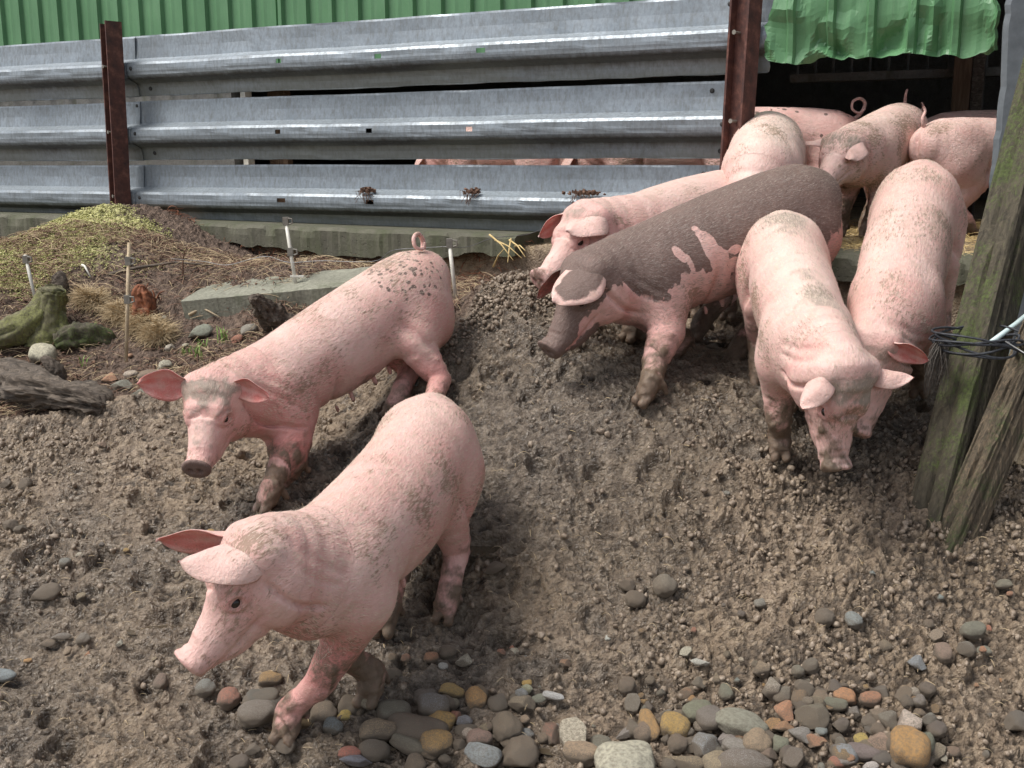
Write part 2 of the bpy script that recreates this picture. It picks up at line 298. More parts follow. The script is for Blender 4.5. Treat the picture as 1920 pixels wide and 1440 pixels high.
def ground(x, y):
    x = np.asarray(x, float); y = np.asarray(y, float)
    lo = lower(x, y); e = edge_off(x, y)+.03*vn2(x*5, y*5, 3)
    w = sst(LEDGE+.03, LEDGE-.05, e); p = platz(x, y)
    return lo*(1-w)+np.maximum(p, np.where(x < -1.6, lo*.0+p, p))*w + w*np.maximum(0, lo-p)*(np.exp(-((x-P_L[0])**2)/.12))
def hit(px, py):                                          # where the photo pixel's sight line meets the ground
    lo_, hi_ = 1.8, 9.
    ds = np.linspace(lo_, hi_, 400); P = np.array([at(px, py, d) for d in ds]); s = P[:, 2]-ground(P[:, 0], P[:, 1])
    i = np.argmax(s < 0); return P[max(i, 0)]
# masks
def seg_mask(x, y, pts, r):                              # soft mask around a polyline
    m = np.full(np.shape(x), 9.)
    for (ax, ay), (bx, by) in zip(pts[:-1], pts[1:]):
        dx, dy = bx-ax, by-ay; t = np.clip(((x-ax)*dx+(y-ay)*dy)/(dx*dx+dy*dy+1e-9), 0, 1); m = np.minimum(m, np.hypot(x-ax-t*dx, y-ay-t*dy))
    return np.exp(-(m/r)**2)
RIM = [(-9, 4.15), (-2.05, 4.12), (-1.56, 4.1), (-1.35, 4.22), (-1.1, 4.3), (-.85, 4.35), (-.5, 4.28), (-.25, 4.12), (-.16, 4.2), (-.1, 4.4), (.05, 4.75), (.2, 4.95), (.4, 9)]
def rim_y(x): return np.interp(x, [p[0] for p in RIM], [p[1] for p in RIM])
PUD = [(hit(1440, 632), .17, .06), (hit(300, 1172), .08, .03), (hit(905, 1015), .08, .035), (hit(575, 1345), .08, .04), (hit(1085, 1390), .09, .03)]
PZ = []
def MOSS(x, y): return np.clip(1.5-1.25*np.hypot((x+2.45-.25*(5.7-y))/.62, (y-5.75)/.72), 0, 1)+np.clip(1.2-np.hypot((x+3.1)/.8, (y-5.25)/.5), 0, 1)
def build_ground():
    def axis(a, b, step, lo_, hi_):
        core = np.arange(a, b, step); L = []; x = a; s = step
        while x > lo_: s *= 1.22; x -= s; L.append(x)
        R = []; x = core[-1]; s = step
        while x < hi_: s *= 1.22; x += s; R.append(x)
        return np.array(L[::-1]+list(core)+R)
    def grade(parts, lo_, hi_):
        core = np.concatenate([np.arange(a, b-1e-6, st) for a, b, st in parts]); L = []; x = core[0]; s = parts[0][2]
        while x > lo_: s *= 1.22; x -= s; L.append(x)
        R = []; x = core[-1]; s = parts[-1][2]
        while x < hi_: s *= 1.22; x += s; R.append(x)
        return np.array(L[::-1]+list(core)+R)
    xs = grade([(-3.7, -2.45, .012), (-2.45, 1.9, .0045), (1.9, 2.9, .014)], -60, 60); ys = grade([(1.6, 2.02, .012), (2.02, 4.6, .0045), (4.6, 6.7, .010)], -30, 90)
    X, Y = np.meshgrid(xs, ys); Z = ground(X, Y); e = edge_off(X, Y)
    plat = sst(LEDGE+.02, LEDGE-.04, e); near = sst(60, 6, np.hypot(X, Y-3)*1.)
    lit = sst(-.03, .05, Y-rim_y(X)+.04*vn2(X*6, Y*6, 8))*(1-plat)
    gran = np.clip(sst(.05, .75, X+.25*(3.1-Y)+.25*vn2(X*1.5, Y*1.5, 1))*sst(3.75, 3.3, Y)+.85*sst(-1.1, -1.7, X+.3*vn2(X*2, Y*2, 2))*sst(2.9, 3.5, Y), 0, 1)
    gran = np.clip(gran+sst(.35, .0, np.abs(Y-4.25+.1*X))*sst(.6, .3, X)*sst(-.5, -.2, X), 0, 1)
    smear = (1-gran)*(1-lit)*(1-plat)
    # base rolling shapes
    wx = X+.02*vn2(X*9, Y*9, 31); wy = Y+.02*vn2(X*9, Y*9, 32)
    B = .022*fbm(X*2.2, Y*2.2, 3, 40)+.016*fbm(X*7, Y*7, 3, 50)
    # crumbly clods
    def clod(sc, s):
        a = wx/sc; b = wy/sc; f1, f2, c = worley(a+.25*vn2(a*1.7, b*1.7, s+3), b+.25*vn2(a*1.7, b*1.7, s+4), s); return np.clip(f2-f1, 0, .55)/.55*(.35+.9*c)*np.sqrt(np.clip(1.15-f1, 0, 1))
    c1 = clod(.052, 60); c2 = clod(.024, 70); c3 = clod(.0125, 80); presence = sst(-.5, .3, fbm(X*5, Y*5, 2, 90))
    G = .022*c1*presence+.016*c2+.008*c3+.006*fbm(X*30, Y*30, 2, 95)
    # trodden, smeared mud: ridged and stretched along the slope contours
    ax_, ay_ = wx*.85+wy*.25, wy*1.45-wx*.25
    def ridge(sc, s): n = fbm(ax_/sc, ay_/sc, 2, s); return 1-np.abs(n)
    r1 = ridge(.10, 100); r2 = ridge(.045, 110); r3 = ridge(.02, 120)
    S = .012*r1**2+.013*r2**2+.009*r3**2+.006*c2*presence
    D = B+gran*(G)+(1-gran)*S
    # hoof prints
    rp = np.random.default_rng(5); hp_ = np.zeros_like(X)
    for _ in range(260):
        hx, hy = rp.uniform(-2, 1.7), rp.uniform(2.1, 4.3); r = rp.uniform(.022, .042); i0, i1 = np.searchsorted(xs, [hx-.12, hx+.12]); j0, j1 = np.searchsorted(ys, [hy-.12, hy+.12])
        if i1 <= i0 or j1 <= j0: continue
        xx, yy = X[j0:j1, i0:i1], Y[j0:j1, i0:i1]; a = rp.uniform(0, 3.14); u = ((xx-hx)*math.cos(a)+(yy-hy)*math.sin(a))/r/1.3; v = (-(xx-hx)*math.sin(a)+(yy-hy)*math.cos(a))/r
        q = np.sqrt(u*u+v*v); hp_[j0:j1, i0:i1] += -.024*np.exp(-q**4)+.010*np.exp(-((q-1.35)/.3)**2)
    D = D+hp_*(.35+.65*smear)*(1-lit)
    # litter: small lumps;   platform: flattened
    D = D*(1-lit)+lit*(.6*B+.010*c2+.014*ridge(.06, 130)**2+.006*c3)
    D = D*(1-plat)+plat*(.010*fbm(X*6, Y*6, 3, 140)+.006*c2)
    moss = MOSS(X, Y)*(1-plat*.6)
    moss = np.clip(moss+.25*vn2(X*4, Y*4, 200), 0, 1)*sst(.02, .2, moss)
    D = D+.012*moss*c1
    core = sst(0, 1, np.clip(np.minimum(np.minimum(X+3.2, 2.7-X), np.minimum(Y-1.6, 6.8-Y))*2, 0, 1))
    D = (D-.030*(1-lit)-.012*lit*(1-plat)-.004*plat)*core+.05*(1-core)*fbm(X*.3, Y*.3, 3, 150)
    Z = Z+D
    # rim of the mud spread standing a little proud of the litter hollow
    Z = Z+.05*np.exp(-((Y-rim_y(X)+.07)/.06)**2)*sst(-1.2, -1.5, X)*(1-lit)
    for (p, rx, ry) in PUD:
        q = np.sqrt(((X-p[0])/rx)**2+((Y-p[1])/ry)**2)+.25*vn2(X*14, Y*14, 210); w = sst(1.25, .75, q); aa = np.linspace(0, 6.28, 13); zz = float(np.min(ground(p[0]+rx*np.cos(aa), p[1]+ry*np.sin(aa))))
        Z = Z*(1-w)+(zz-.016)*w; PZ.append(zz-.0125)
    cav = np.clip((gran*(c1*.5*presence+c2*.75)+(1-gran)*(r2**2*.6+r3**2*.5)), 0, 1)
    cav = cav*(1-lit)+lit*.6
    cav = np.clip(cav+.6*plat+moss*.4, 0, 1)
    wet = smear*(.55+.5*fbm(X*1.2, Y*1.2, 2, 220))+.35*gran*sst(.1, .5, fbm(X*.9+3, Y*.9, 2, 221))+.25*sst(0, .1, -hp_*10)+.35*np.exp(-(((X-.35)/.7)**2+((Y-3.55)/.4)**2))+.4*np.exp(-(((X+.6)/.6)**2+((Y-2.55)/.3)**2))+.5*np.exp(-(((X-1.15)/.25)**2+((Y-3.35)/.2)**2))
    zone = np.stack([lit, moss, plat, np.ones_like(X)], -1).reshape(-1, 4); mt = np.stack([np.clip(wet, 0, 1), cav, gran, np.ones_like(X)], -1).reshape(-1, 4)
    ny, nx = X.shape; ii = np.arange(ny*nx).reshape(ny, nx)
    F = np.stack([ii[:-1, :-1], ii[:-1, 1:], ii[1:, 1:], ii[1:, :-1]], -1).reshape(-1, 4)
    # clods lean: shift sideways a little so lumps overhang
    Xs = X+.006*vn2(X*40, Y*40, 230)*core; Ys = Y-.35*(D-.03)*core*(1-plat)
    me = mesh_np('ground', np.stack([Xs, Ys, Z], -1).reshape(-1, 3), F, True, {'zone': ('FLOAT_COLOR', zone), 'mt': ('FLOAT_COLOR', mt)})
    o = link('ground', me, [MAT['ground']]); tag(o, kind='structure')
    from bisect import bisect
    def gz(x, y):
        i = min(max(np.searchsorted(xs, x), 1), nx-1); j = min(max(np.searchsorted(ys, y), 1), ny-1); return float(Z[j, i])
    return gz
gz = build_ground()
# ------------------------------------------------------------------ pigs
# trunk stations: distance along the spine, half width, half height, vertical shift (for a pig of about 60 kg)
ST = np.array([[-.47,.075,.085,.01],[-.43,.112,.12,.0],[-.36,.142,.158,-.008],[-.26,.155,.170,-.008],[-.12,.157,.170,-.002],[.02,.158,.170,0],[.16,.152,.166,0],[.28,.142,.158,0],[.38,.122,.140,.0]])
def frame(y, p):
    d = np.array([math.cos(y)*math.cos(p), math.sin(y)*math.cos(p), -math.sin(p)]); l = np.array([-math.sin(y), math.cos(y), 0]); return d, l, np.cross(d, l)
def rig(q, fat=1.):
    c = np.array(q[:3]); h, p, S, kb, kv, ny, np_, hy, hp = q[3:12]
    n = 24; ss = np.linspace(-.47, .38, n); ds = ss[1]-ss[0]; yaw = h+kb*ss/.9; pit = p+kv*ss/.9
    D = np.stack([np.cos(yaw)*np.cos(pit), np.sin(yaw)*np.cos(pit), -np.sin(pit)], -1); pos = np.zeros((n, 3)); mid = int(np.argmin(abs(ss)))
    for i in range(mid+1, n): pos[i] = pos[i-1]+(D[i]+D[i-1])/2*ds
    for i in range(mid-1, -1, -1): pos[i] = pos[i+1]-(D[i]+D[i+1])/2*ds
    pos = c+(pos-pos[mid]-D[mid]*ss[mid])*S; sec = []
    for i in range(n):
        d, l, u = frame(yaw[i], pit[i]); sec.append([ss[i], pos[i]+u*np.interp(ss[i], ST[:, 0], ST[:, 3])*S, d, l, u, np.interp(ss[i], ST[:, 0], ST[:, 1])*S*fat, np.interp(ss[i], ST[:, 0], ST[:, 2])*S*(.5+.5*fat)])
    y2 = yaw[-1]+ny; p2 = pit[-1]+np_; nd, nl, nu = frame(y2, p2); hb = pos[-1]+nd*.175*S; neck = []
    hd, hl, hu = frame(y2+hy, p2+hp)
    for t, a, b in ((.0, .128, .15), (.3, .120, .145), (.6, .112, .134), (.85, .103, .122), (1, .097, .113)):
        k = t*t*.6; d = nd*(1-k)+hd*k; d /= np.linalg.norm(d); l = nl*(1-k)+hl*k; l /= np.linalg.norm(l); u = np.cross(d, l)
        neck.append([.38+.175*t, pos[-1]+nd*.175*S*t, d, l, u, a*S*(.5+.5*fat), b*S])
    return sec, neck, (hb, hd, hl, hu), S
LANDRACE = dict(A=(.80, .50, -.30), N=(.1, .6, .8), L=.165, W_=.15, camber=.28, bend=.12)

class Field:
    def __init__(s, lo, hi, vox):
        s.lo = np.array(lo); s.v = vox; s.n = np.ceil((np.array(hi)-lo)/vox).astype(int)+1
        s.ax = [s.lo[k]+np.arange(s.n[k])*vox for k in range(3)]; s.D = np.full(s.n, .5, np.float32)
    def sub(s, lo, hi):
        a = np.clip(np.floor((lo-s.lo)/s.v).astype(int), 0, s.n-1); b = np.clip(np.ceil((hi-s.lo)/s.v).astype(int)+1, 1, s.n)
        sl = tuple(slice(i, max(j, i+1)) for i, j in zip(a, b)); X = [s.ax[k][sl[k]].astype(np.float32) for k in range(3)]
        return sl, X[0][:, None, None], X[1][None, :, None], X[2][None, None, :]
    def chain(s, secs, k, cap=1., target=None):
        """secs: [centre, d, l, u, rw, rh]; elliptic cone segments, then blended into the body with radius k"""
        T = np.full(s.n, .5, np.float32)
        for A, B in zip(secs[:-1], secs[1:]):
            r = max(A[4], A[5], B[4], B[5])+.05; P = np.array([A[0], B[0]]); sl, X, Y, Z = s.sub(P.min(0)-r, P.max(0)+r)
            ab = B[0]-A[0]; L2 = float(ab@ab)+1e-12; x, y, z = X-A[0][0], Y-A[0][1], Z-A[0][2]
            t = np.clip((x*ab[0]+y*ab[1]+z*ab[2])/L2, 0, 1).astype(np.float32); x = x-t*ab[0]; y = y-t*ab[1]; z = z-t*ab[2]
            l = (A[2]+B[2]); l = l/np.linalg.norm(l); u = (A[3]+B[3]); u = u/np.linalg.norm(u); d = np.cross(l, u)
            rw = A[4]+(B[4]-A[4])*t; rh = A[5]+(B[5]-A[5])*t; rd = np.minimum(rw, rh)*cap
            e = np.sqrt(((x*l[0]+y*l[1]+z*l[2])/rw)**2+((x*u[0]+y*u[1]+z*u[2])/rh)**2+((x*d[0]+y*d[1]+z*d[2])/rd)**2)+1e-6
            q = np.sqrt(x*x+y*y+z*z); dist = q*(1-1/e); dist = np.where(e < .3, -np.minimum(rw, rh)*(1-e), dist); T[sl] = np.minimum(T[sl], dist)
        s.smin(T, k)
    def smin(s, T, k):
        h = np.clip(k-np.abs(s.D-T), 0, None)/k; s.D = np.minimum(s.D, T)-h*h*k*.25
    def blob(s, c, R, M, k, sign=1):
        """ellipsoid, axes M rows, radii R; sign -1 carves"""
        c = np.array(c); r = max(R)+.04+k; sl, X, Y, Z = s.sub(c-r, c+r); x, y, z = X-c[0], Y-c[1], Z-c[2]
        e = np.sqrt(sum(((x*m[0]+y*m[1]+z*m[2])/ri)**2 for m, ri in zip(M, R)))+1e-6; q = np.sqrt(x*x+y*y+z*z); T = q*(1-1/e); T = np.where(e < .3, -min(R)*(1-e), T)
        D = s.D[sl]
        if sign > 0: h = np.clip(k-np.abs(D-T), 0, None)/k; s.D[sl] = np.minimum(D, T)-h*h*k*.25
        else: T = -T; h = np.clip(k-np.abs(D-T), 0, None)/k; s.D[sl] = np.maximum(D, T)+h*h*k*.25
    def groove(s, c, M, r, fn):
        """adds fn(x, y, z) to the field near c, coordinates in the frame M (rows)"""
        c = np.array(c); sl, X, Y, Z = s.sub(c-r, c+r); x, y, z = X-c[0], Y-c[1], Z-c[2]
        s.D[sl] += fn(*[x*m[0]+y*m[1]+z*m[2] for m in M]).astype(np.float32)
    def mesh(s):
        D = s.D; n = np.array(D.shape); I = D < 0
        cn = [(a, b, c) for a in (0, 1) for b in (0, 1) for c in (0, 1)]; cnt = np.zeros(n-1, np.int8)
        for a, b, c in cn: cnt += I[a:n[0]-1+a, b:n[1]-1+b, c:n[2]-1+c]
        act = np.argwhere((cnt > 0) & (cnt < 8)); ids = np.full(n-1, -1, np.int32); ids[tuple(act.T)] = np.arange(len(act))
        val = {o: D[tuple((act+o).T)] for o in cn}; P = np.zeros((len(act), 3)); K = np.zeros(len(act))
        for o in cn:
            for k in range(3):
                if o[k] == 0:
                    o2 = tuple(1 if j == k else o[j] for j in range(3)); a, b = val[o], val[o2]; m = (a < 0) != (b < 0); t = np.where(m, a/(a-b+1e-12), 0)
                    for j in range(3): P[:, j] += np.where(m, o[j]+(t if j == k else 0), 0)
                    K += m
        V = s.lo+(act+P/K[:, None])*s.v; Q = []
        for k in range(3):
            sl0 = [slice(1, -1)]*3; sl0[k] = slice(0, -1); sl1 = list(sl0); sl1[k] = slice(1, None); a = I[tuple(sl0)]; b = I[tuple(sl1)]
            off = np.array([1, 1, 1]); off[k] = 0; e = np.argwhere(a != b); fl = a[tuple(e.T)]; e = e+off; u, v = [j for j in range(3) if j != k]
            def cid(du, dv): w = e.copy(); w[:, u] -= du; w[:, v] -= dv; return ids[tuple(w.T)]
            q = np.stack([cid(1, 1), cid(0, 1), cid(0, 0), cid(1, 0)], -1); 
            if k == 1: fl = ~fl
            q[~fl] = q[~fl][:, ::-1]; Q.append(q)
        Q = np.concatenate(Q); Q = Q[(Q >= 0).all(1)]
        E = np.concatenate([Q[:, [0, 1]], Q[:, [1, 2]], Q[:, [2, 3]], Q[:, [3, 0]]]); dg = np.bincount(E.ravel(), minlength=len(V))+1e-9
        for lam in (.5, -.52, .5, -.52, .3):
            A = np.stack([np.bincount(E[:, 0], V[E[:, 1], j], len(V))+np.bincount(E[:, 1], V[E[:, 0], j], len(V)) for j in range(3)], -1)/dg[:, None]; V = V+lam*(A-V)
        return V, Q

def normals(V, F):
    n = np.cross(V[F[:, 2]]-V[F[:, 0]], V[F[:, 3]]-V[F[:, 1]]); N = np.stack([np.bincount(F.ravel(), np.repeat(n[:, j], 4), len(V)) for j in range(3)], -1); return N/(np.linalg.norm(N, axis=1)[:, None]+1e-12)

def pig(key, label, q, feet, ears=(None, None), tail=None, vox=.007, tint=None, patches=None, hair=3000, group='pigs in the yard', muddy=.5, blush=.3, snoutmud=0., pale=.6, dirt=.35, headdirt=.6, backdirt=0., feetmud=.14, seed=1, eyes=True, dark=False, shs=.29, fat=1., sm0=.16, stance=((.03, -.04), (-.03, .05)), gfun=None):
    gfun = gfun or gz
    rs = np.random.default_rng(seed); S = q[5]; h = q[3]; cx, cy = q[0], q[1]; zg = gfun(cx, cy)
    cs, sn = math.cos(-h), math.sin(-h)
    def tl(p): p = np.asarray(p, float); x, y = p[..., 0]-cx, p[..., 1]-cy; return np.stack([x*cs-y*sn, x*sn+y*cs, p[..., 2]-zg], -1)     # world -> pig's own frame
    ql = list(q); ql[0] = 0; ql[1] = 0; ql[2] = q[2]-zg; ql[3] = 0
    sec, neck, (hb, hd, hl, hu), S = rig(ql, fat)
    def hp3(x, y, z): return hb+(hd*x+hl*y+hu*z)*S
    def sat(s_, la, up): o = min(sec, key=lambda a: abs(a[0]-s_)); return o[1]+(o[3]*la+o[4]*up)*S, o
    fw = np.array([1., 0, 0]); lat = np.array([0, 1., 0]); upv = np.array([0, 0, 1.])
    # feet
    fpos = {}
    for name, s_, la in (('FL', shs, .11), ('FR', shs, -.11), ('HL', -.32, .12), ('HR', -.32, -.12)):
        if name in feet: f = tl(feet[name])
        else:
            p, _ = sat(s_, la, 0); k = stance[0][0 if name == 'FL' else 1] if name[0] == 'F' else stance[1][0 if name == 'HL' else 1]
            x, y = p[0]+k, p[1]; wx = cx+x*math.cos(h)-y*math.sin(h); wy = cy+x*math.sin(h)+y*math.cos(h); f = np.array([x, y, gfun(wx, wy)-zg])
        fpos[name] = f+np.array([0, 0, .012])
    allp = [a[1] for a in sec+neck]+[hp3(.33, 0, 0), hp3(.1, .16, 0), hp3(.1, -.16, 0), hp3(.1, 0, -.16)]+list(fpos.values()); P = np.array(allp)
    lo = P.min(0)-np.array([.13, .20, .04])*S; hi = P.max(0)+np.array([.10, .20, .20])*S; lo[2] = min(f[2] for f in fpos.values())-.05
    Fd = Field(lo, hi, vox)
    Fd.chain([a[1:] for a in sec], .02); Fd.chain([a[1:] for a in neck], .05*S)
    # head: skull, muzzle, cheeks
    H = [(-.02, .090, .102, .0), (.04, .087, .102, -.004), (.09, .077, .094, -.012), (.13, .065, .082, -.020), (.17, .054, .068, -.024), (.215, .0455, .054, -.022), (.25, .0425, .045, -.016), (.272, .0475, .046, -.010)]
    M = np.array([hd, hl, hu])
    Fd.chain([[hp3(x, 0, z), hd, hl, hu, a*S, b*S] for x, a, b, z in H], .045*S, .35)
    for sg in (1, -1):
        Fd.blob(hp3(.025, .048*sg, -.055), (.075*S, .052*S, .070*S), M, .04*S)          # cheek
        Fd.blob(hp3(.085, .045*sg, .045), (.04*S, .022*S, .028*S), M, .03*S)           # brow
        Fd.blob(hp3(-.005, .07*sg, .055), (.035*S, .03*S, .035*S), M, .03*S)           # ear root
    Fd.blob(hp3(.12, 0, -.062), (.10*S, .038*S, .036*S), M, .03*S)                      # lower jaw
    # shoulders, hams, belly
    for sg in (1, -1):
        p, o = sat(shs-.02, .105*sg*fat, -.035); Fd.blob(p, (.085*S, .05*S, .108*S), o[2:5], .05*S)
        p, o = sat(-.33, .080*sg*fat, -.05); Fd.blob(p, (.115*S, .075*S, .165*S), o[2:5], .06*S)
    p, o = sat(.0, 0, -.05); Fd.blob(p, (.22*S, .11*S*fat, .118*S), o[2:5], .05*S)
    # legs
    LT = 1.13
    for name, f in fpos.items():
        sg = 1 if name[1] == 'L' else -1; front = name[0] == 'F'
        if front:
            top, o = sat(shs-.02, .092*sg*fat, -.10); d = f-top; hgt = -d[2]
            elbow = top+d*.28+fw*(-.03)*S; elbow[1] -= .005*sg; knee = top+d*.60+fw*.004*S; fet = f+np.array([-.006*S, 0, .068*S])
            pts = [(top, .072, .058), (elbow, .059, .048), (elbow*.5+knee*.5, .047, .040), (knee, .0375, .034), (knee*.5+fet*.5, .030, .028), (fet, .031, .030), (f+np.array([.012, 0, .035])*S, .029, .031)]
        else:
            top, o = sat(-.33, .085*sg*fat, -.08); d = f-top
            stif = top+d*.24+fw*.068*S; stif[1] += .012*sg; hock = top+d*.60+fw*-.062*S; fet = f+np.array([-.016*S, 0, .07*S])
            pts = [(top, .102, .075), (stif, .072, .058), (stif*.5+hock*.5, .056, .044), (hock, .041, .033), (hock*.5+fet*.5, .033, .029), (fet, .032, .030), (f+np.array([.010, 0, .035])*S, .030, .031)]
        cc = []
        for i, (p, rf, rl) in enumerate(pts):
            a = pts[max(i-1, 0)][0]; b = pts[min(i+1, len(pts)-1)][0]; dd = (b-a)/np.linalg.norm(b-a); l = np.cross(dd, fw); l = lat-dd*(lat@dd); l /= np.linalg.norm(l); u = np.cross(dd, l)
            cc.append([p, dd, l, u, rl*S*LT, rf*S*LT])
        # densify so the limb tapers smoothly
        c2 = []
        for A, B in zip(cc[:-1], cc[1:]):
            for t in (0, .5): c2.append([A[k]*(1-t)+B[k]*t for k in range(6)])
        c2.append(cc[-1]); Fd.chain(c2, .05*S if front else .06*S)
        for tg in (1, -1):
            a = f+np.array([.012, .016*tg, .03])*S; b = f+np.array([.040, .019*tg, .002])*S
            Fd.chain([[a, fw, lat, upv, .0165*S, .018*S], [b, fw, lat, upv, .0145*S, .016*S]], .006*S)
            a = f+np.array([-.030, .018*tg, .062])*S; b = f+np.array([-.048, .024*tg, .030])*S
            Fd.chain([[a, fw, lat, upv, .012*S, .012*S], [b, fw, lat, upv, .008*S, .008*S]], .008*S)
    # teats
    for s_ in (-.20, -.11, -.02, .07, .16):
        for sg in (1, -1):
            p, o = sat(s_, .052*sg, -.186); Fd.blob(p, (.009*S, .009*S, .019*S), o[2:5], .012*S)
    # spine furrow and ham cleft
    p, o = sat(-.47, 0, 0)
    Fd.groove(o[1]-o[2]*.02, o[2:5], .2*S, lambda x, y, z: .022*S*np.exp(-(y/(.016*S))**2)*np.clip((-x)/(.05*S)+.4, 0, 1)*np.clip((.07*S-z)/(.05*S), 0, 1))
    # flank fold in front of the thigh, fold behind the elbow
    for sg in (1, -1):
        p, o = sat(-.185, .15*sg*fat, -.06); Fd.groove(p, o[2:5], .16*S, lambda x, y, z: .017*S*np.exp(-((x-.35*z)/(.020*S))**2)*np.exp(-((z+.03*S)/(.085*S))**2))
        p, o = sat(.155, .14*sg*fat, -.08); Fd.groove(p, o[2:5], .14*S, lambda x, y, z: .015*S*np.exp(-((x+.15*z)/(.018*S))**2)*np.exp(-((z+.02*S)/(.08*S))**2))
    # cheek crease and neck wrinkles
    def ring(x0, c, w, dep, z0, z1): return lambda x, y, z: dep*S*np.exp(-((x-(x0+c*((z/S)+.03)**2)*S)/(w*S))**2)*np.clip((z1*S-z)/(.03*S), 0, 1)*np.clip((z-z0*S)/(.03*S), 0, 1)*np.clip((np.abs(y)-.03*S)/(.02*S), 0, 1)
    Fd.groove(hb, M, .24*S, ring(.035, -2.2, .0075, .016, -.17, .03)); Fd.groove(hb, M, .24*S, ring(-.035, -1.4, .009, .006, -.17, .04)); Fd.groove(hb, M, .24*S, ring(-.068, -1.2, .010, .0045, -.17, .04))
    # mouth, snout disc, nostrils, eye sockets
    Fd.groove(hp3(.17, 0, 0), M, .14*S, lambda x, y, z: .008*S*np.exp(-((z-(-.047*S-.10*(x)+.8*x*x/S))/(.0055*S))**2)*np.clip((np.abs(y)-.012*S)/(.01*S), 0, 1)*np.clip((.095*S-x)/(.02*S), 0, 1)*np.clip((x+.085*S)/(.03*S), 0, 1))
    Fd.groove(hp3(.255, 0, -.01), M, .07*S, lambda x, y, z: .004*S*np.exp(-(x+.012*S)**2/(.006*S)**2)*(z > -.02*S))
    c = hp3(.284, 0, -.01); sl, X, Y, Z = Fd.sub(c-.09*S, c+.09*S); pl = (X-c[0])*(hd[0]+.18*hu[0])+(Y-c[1])*(hd[1]+.18*hu[1])+(Z-c[2])*(hd[2]+.18*hu[2])
    T = Fd.D[sl]; k = .008*S; hh = np.clip(k-np.abs(T-pl), 0, None)/k; Fd.D[sl] = np.maximum(T, pl)+hh*hh*k*.25
    for sg in (1, -1):
        Fd.blob(hp3(.284, .015*sg, -.008), (.016*S, .0085*S, .0105*S), M, .003*S, -1)
        Fd.blob(hp3(.107, .082*sg, .030), (.024*S, .020*S, .017*S), M, .012*S, -1)
        Fd.groove(hp3(.105, .07*sg, .030), M, .06*S, lambda x, y, z: -.0055*S*np.exp(-((np.sqrt(x*x+(z*1.25)**2)-.021*S)/(.0055*S))**2)+.004*S*np.exp(-((np.sqrt(x*x+(z*1.25)**2)-.033*S)/(.005*S))**2))
    V, F = Fd.mesh(); N = normals(V, F)
    # ---- position along the animal, used for colouring
    SE = sec+neck[1:]+[[.555+x, hp3(x, 0, 0), hd, hl, hu, .08*S, .09*S] for x in (.03, .08, .14, .20, .26)]
    def restpos(V):
        Ce = np.array([a[1] for a in SE]); best = np.full(len(V), 9.); idx = np.zeros(len(V), int)
        for i, c_ in enumerate(Ce):
            d2 = ((V-c_)**2).sum(1); m = d2 < best; best[m] = d2[m]; idx[m] = i
        o = np.array([np.r_[a[0], a[1], a[2], a[3], a[4]] for a in SE])[idx]; v = V-o[:, 1:4]
        return np.stack([o[:, 0]+(v*o[:, 4:7]).sum(1)/S, (v*o[:, 7:10]).sum(1)/S, (v*o[:, 10:13]).sum(1)/S], -1), idx
    R, ix = restpos(V); hx = np.stack([(V-hb)@hd, (V-hb)@hl, (V-hb)@hu], -1)/S; ishead = (hx[:, 0] > -.03) & (np.abs(hx[:, 1]) < .14) & (np.abs(hx[:, 2]) < .17) & (ix > len(sec))
    o3 = seed*7.3; n1 = vn3(R[:, 0]*9+o3, R[:, 1]*9, R[:, 2]*9, 1); n2 = vn3(R[:, 0]*24+o3, R[:, 1]*24, R[:, 2]*24, 2); n3 = vn3(R[:, 0]*60+o3, R[:, 1]*60, R[:, 2]*60, 3)
    fz = np.array(list(fpos.values())); low = np.full(len(V), 9.)
    for f in fz: low = np.where(np.hypot(V[:, 0]-f[0], V[:, 1]-f[1]) < .17*S, np.minimum(low, (V[:, 2]-f[2])/S), low)
    top = N[:, 2]; islegs = np.clip((.26-low)/.08, 0, 1)
    mud = np.clip((feetmud*.85+.06*n1+.05*n2+.02*n3-low)/.17+.5, 0, 1.1)*.85+(.55*muddy)*np.clip((.33-low)/.14, 0, 1)*(.70+.7*n2+.35*n3)
    mud = np.maximum(mud, muddy*.34*np.clip(n2+.6*n3+.2, 0, 1)*np.clip(.5-.0*top, 0, 1))
    sm = np.where(ishead, np.clip((hx[:, 0]-sm0)/.10, 0, 1), 0)*snoutmud*(.8+.6*n2+.4*n3); mud = np.maximum(mud, sm)
    V = V+N*(np.clip(mud, 0, 1)*.0045*(.35+n3+.6*n2)*S)[:, None]                       # caked mud stands proud of the skin
    # pigment
    pg = np.zeros(len(V))
    if patches is not None: pg = patches(R, hx, ishead, n1, n2, n3, V)
    nL = vn3(R[:, 0]*4+o3, R[:, 1]*4, R[:, 2]*4, 4); red = np.clip(blush*(.22+.5*n1+.5*nL+.15*n2)+.33*blush*np.clip(-R[:, 2]/.15, 0, 1)+.35*blush*np.exp(-((R[:, 0]-.42)/.08)**2), 0, 1)
    red = np.where(ishead, np.clip(red+.35*np.exp(-((hx[:, 0]-.105)**2+(hx[:, 2]-.03)**2)/.035**2)*(abs(hx[:, 1]) > .04)+.25*blush*np.clip((hx[:, 0]-.2)/.06, 0, 1), 0, 1), red)
    red = np.maximum(red, .5*np.exp(-((R[:, 0]-.50)/.045)**2)*(np.abs(R[:, 1]) > .045))
    t0 = np.clip((top-.15)/.75, 0, 1)*pale*(.75+.5*n1)*(1-islegs)                     # pale bristles plus top light, painted where the skin faces up
    t0 = np.where(ishead, .25*np.clip(top, 0, 1), t0)
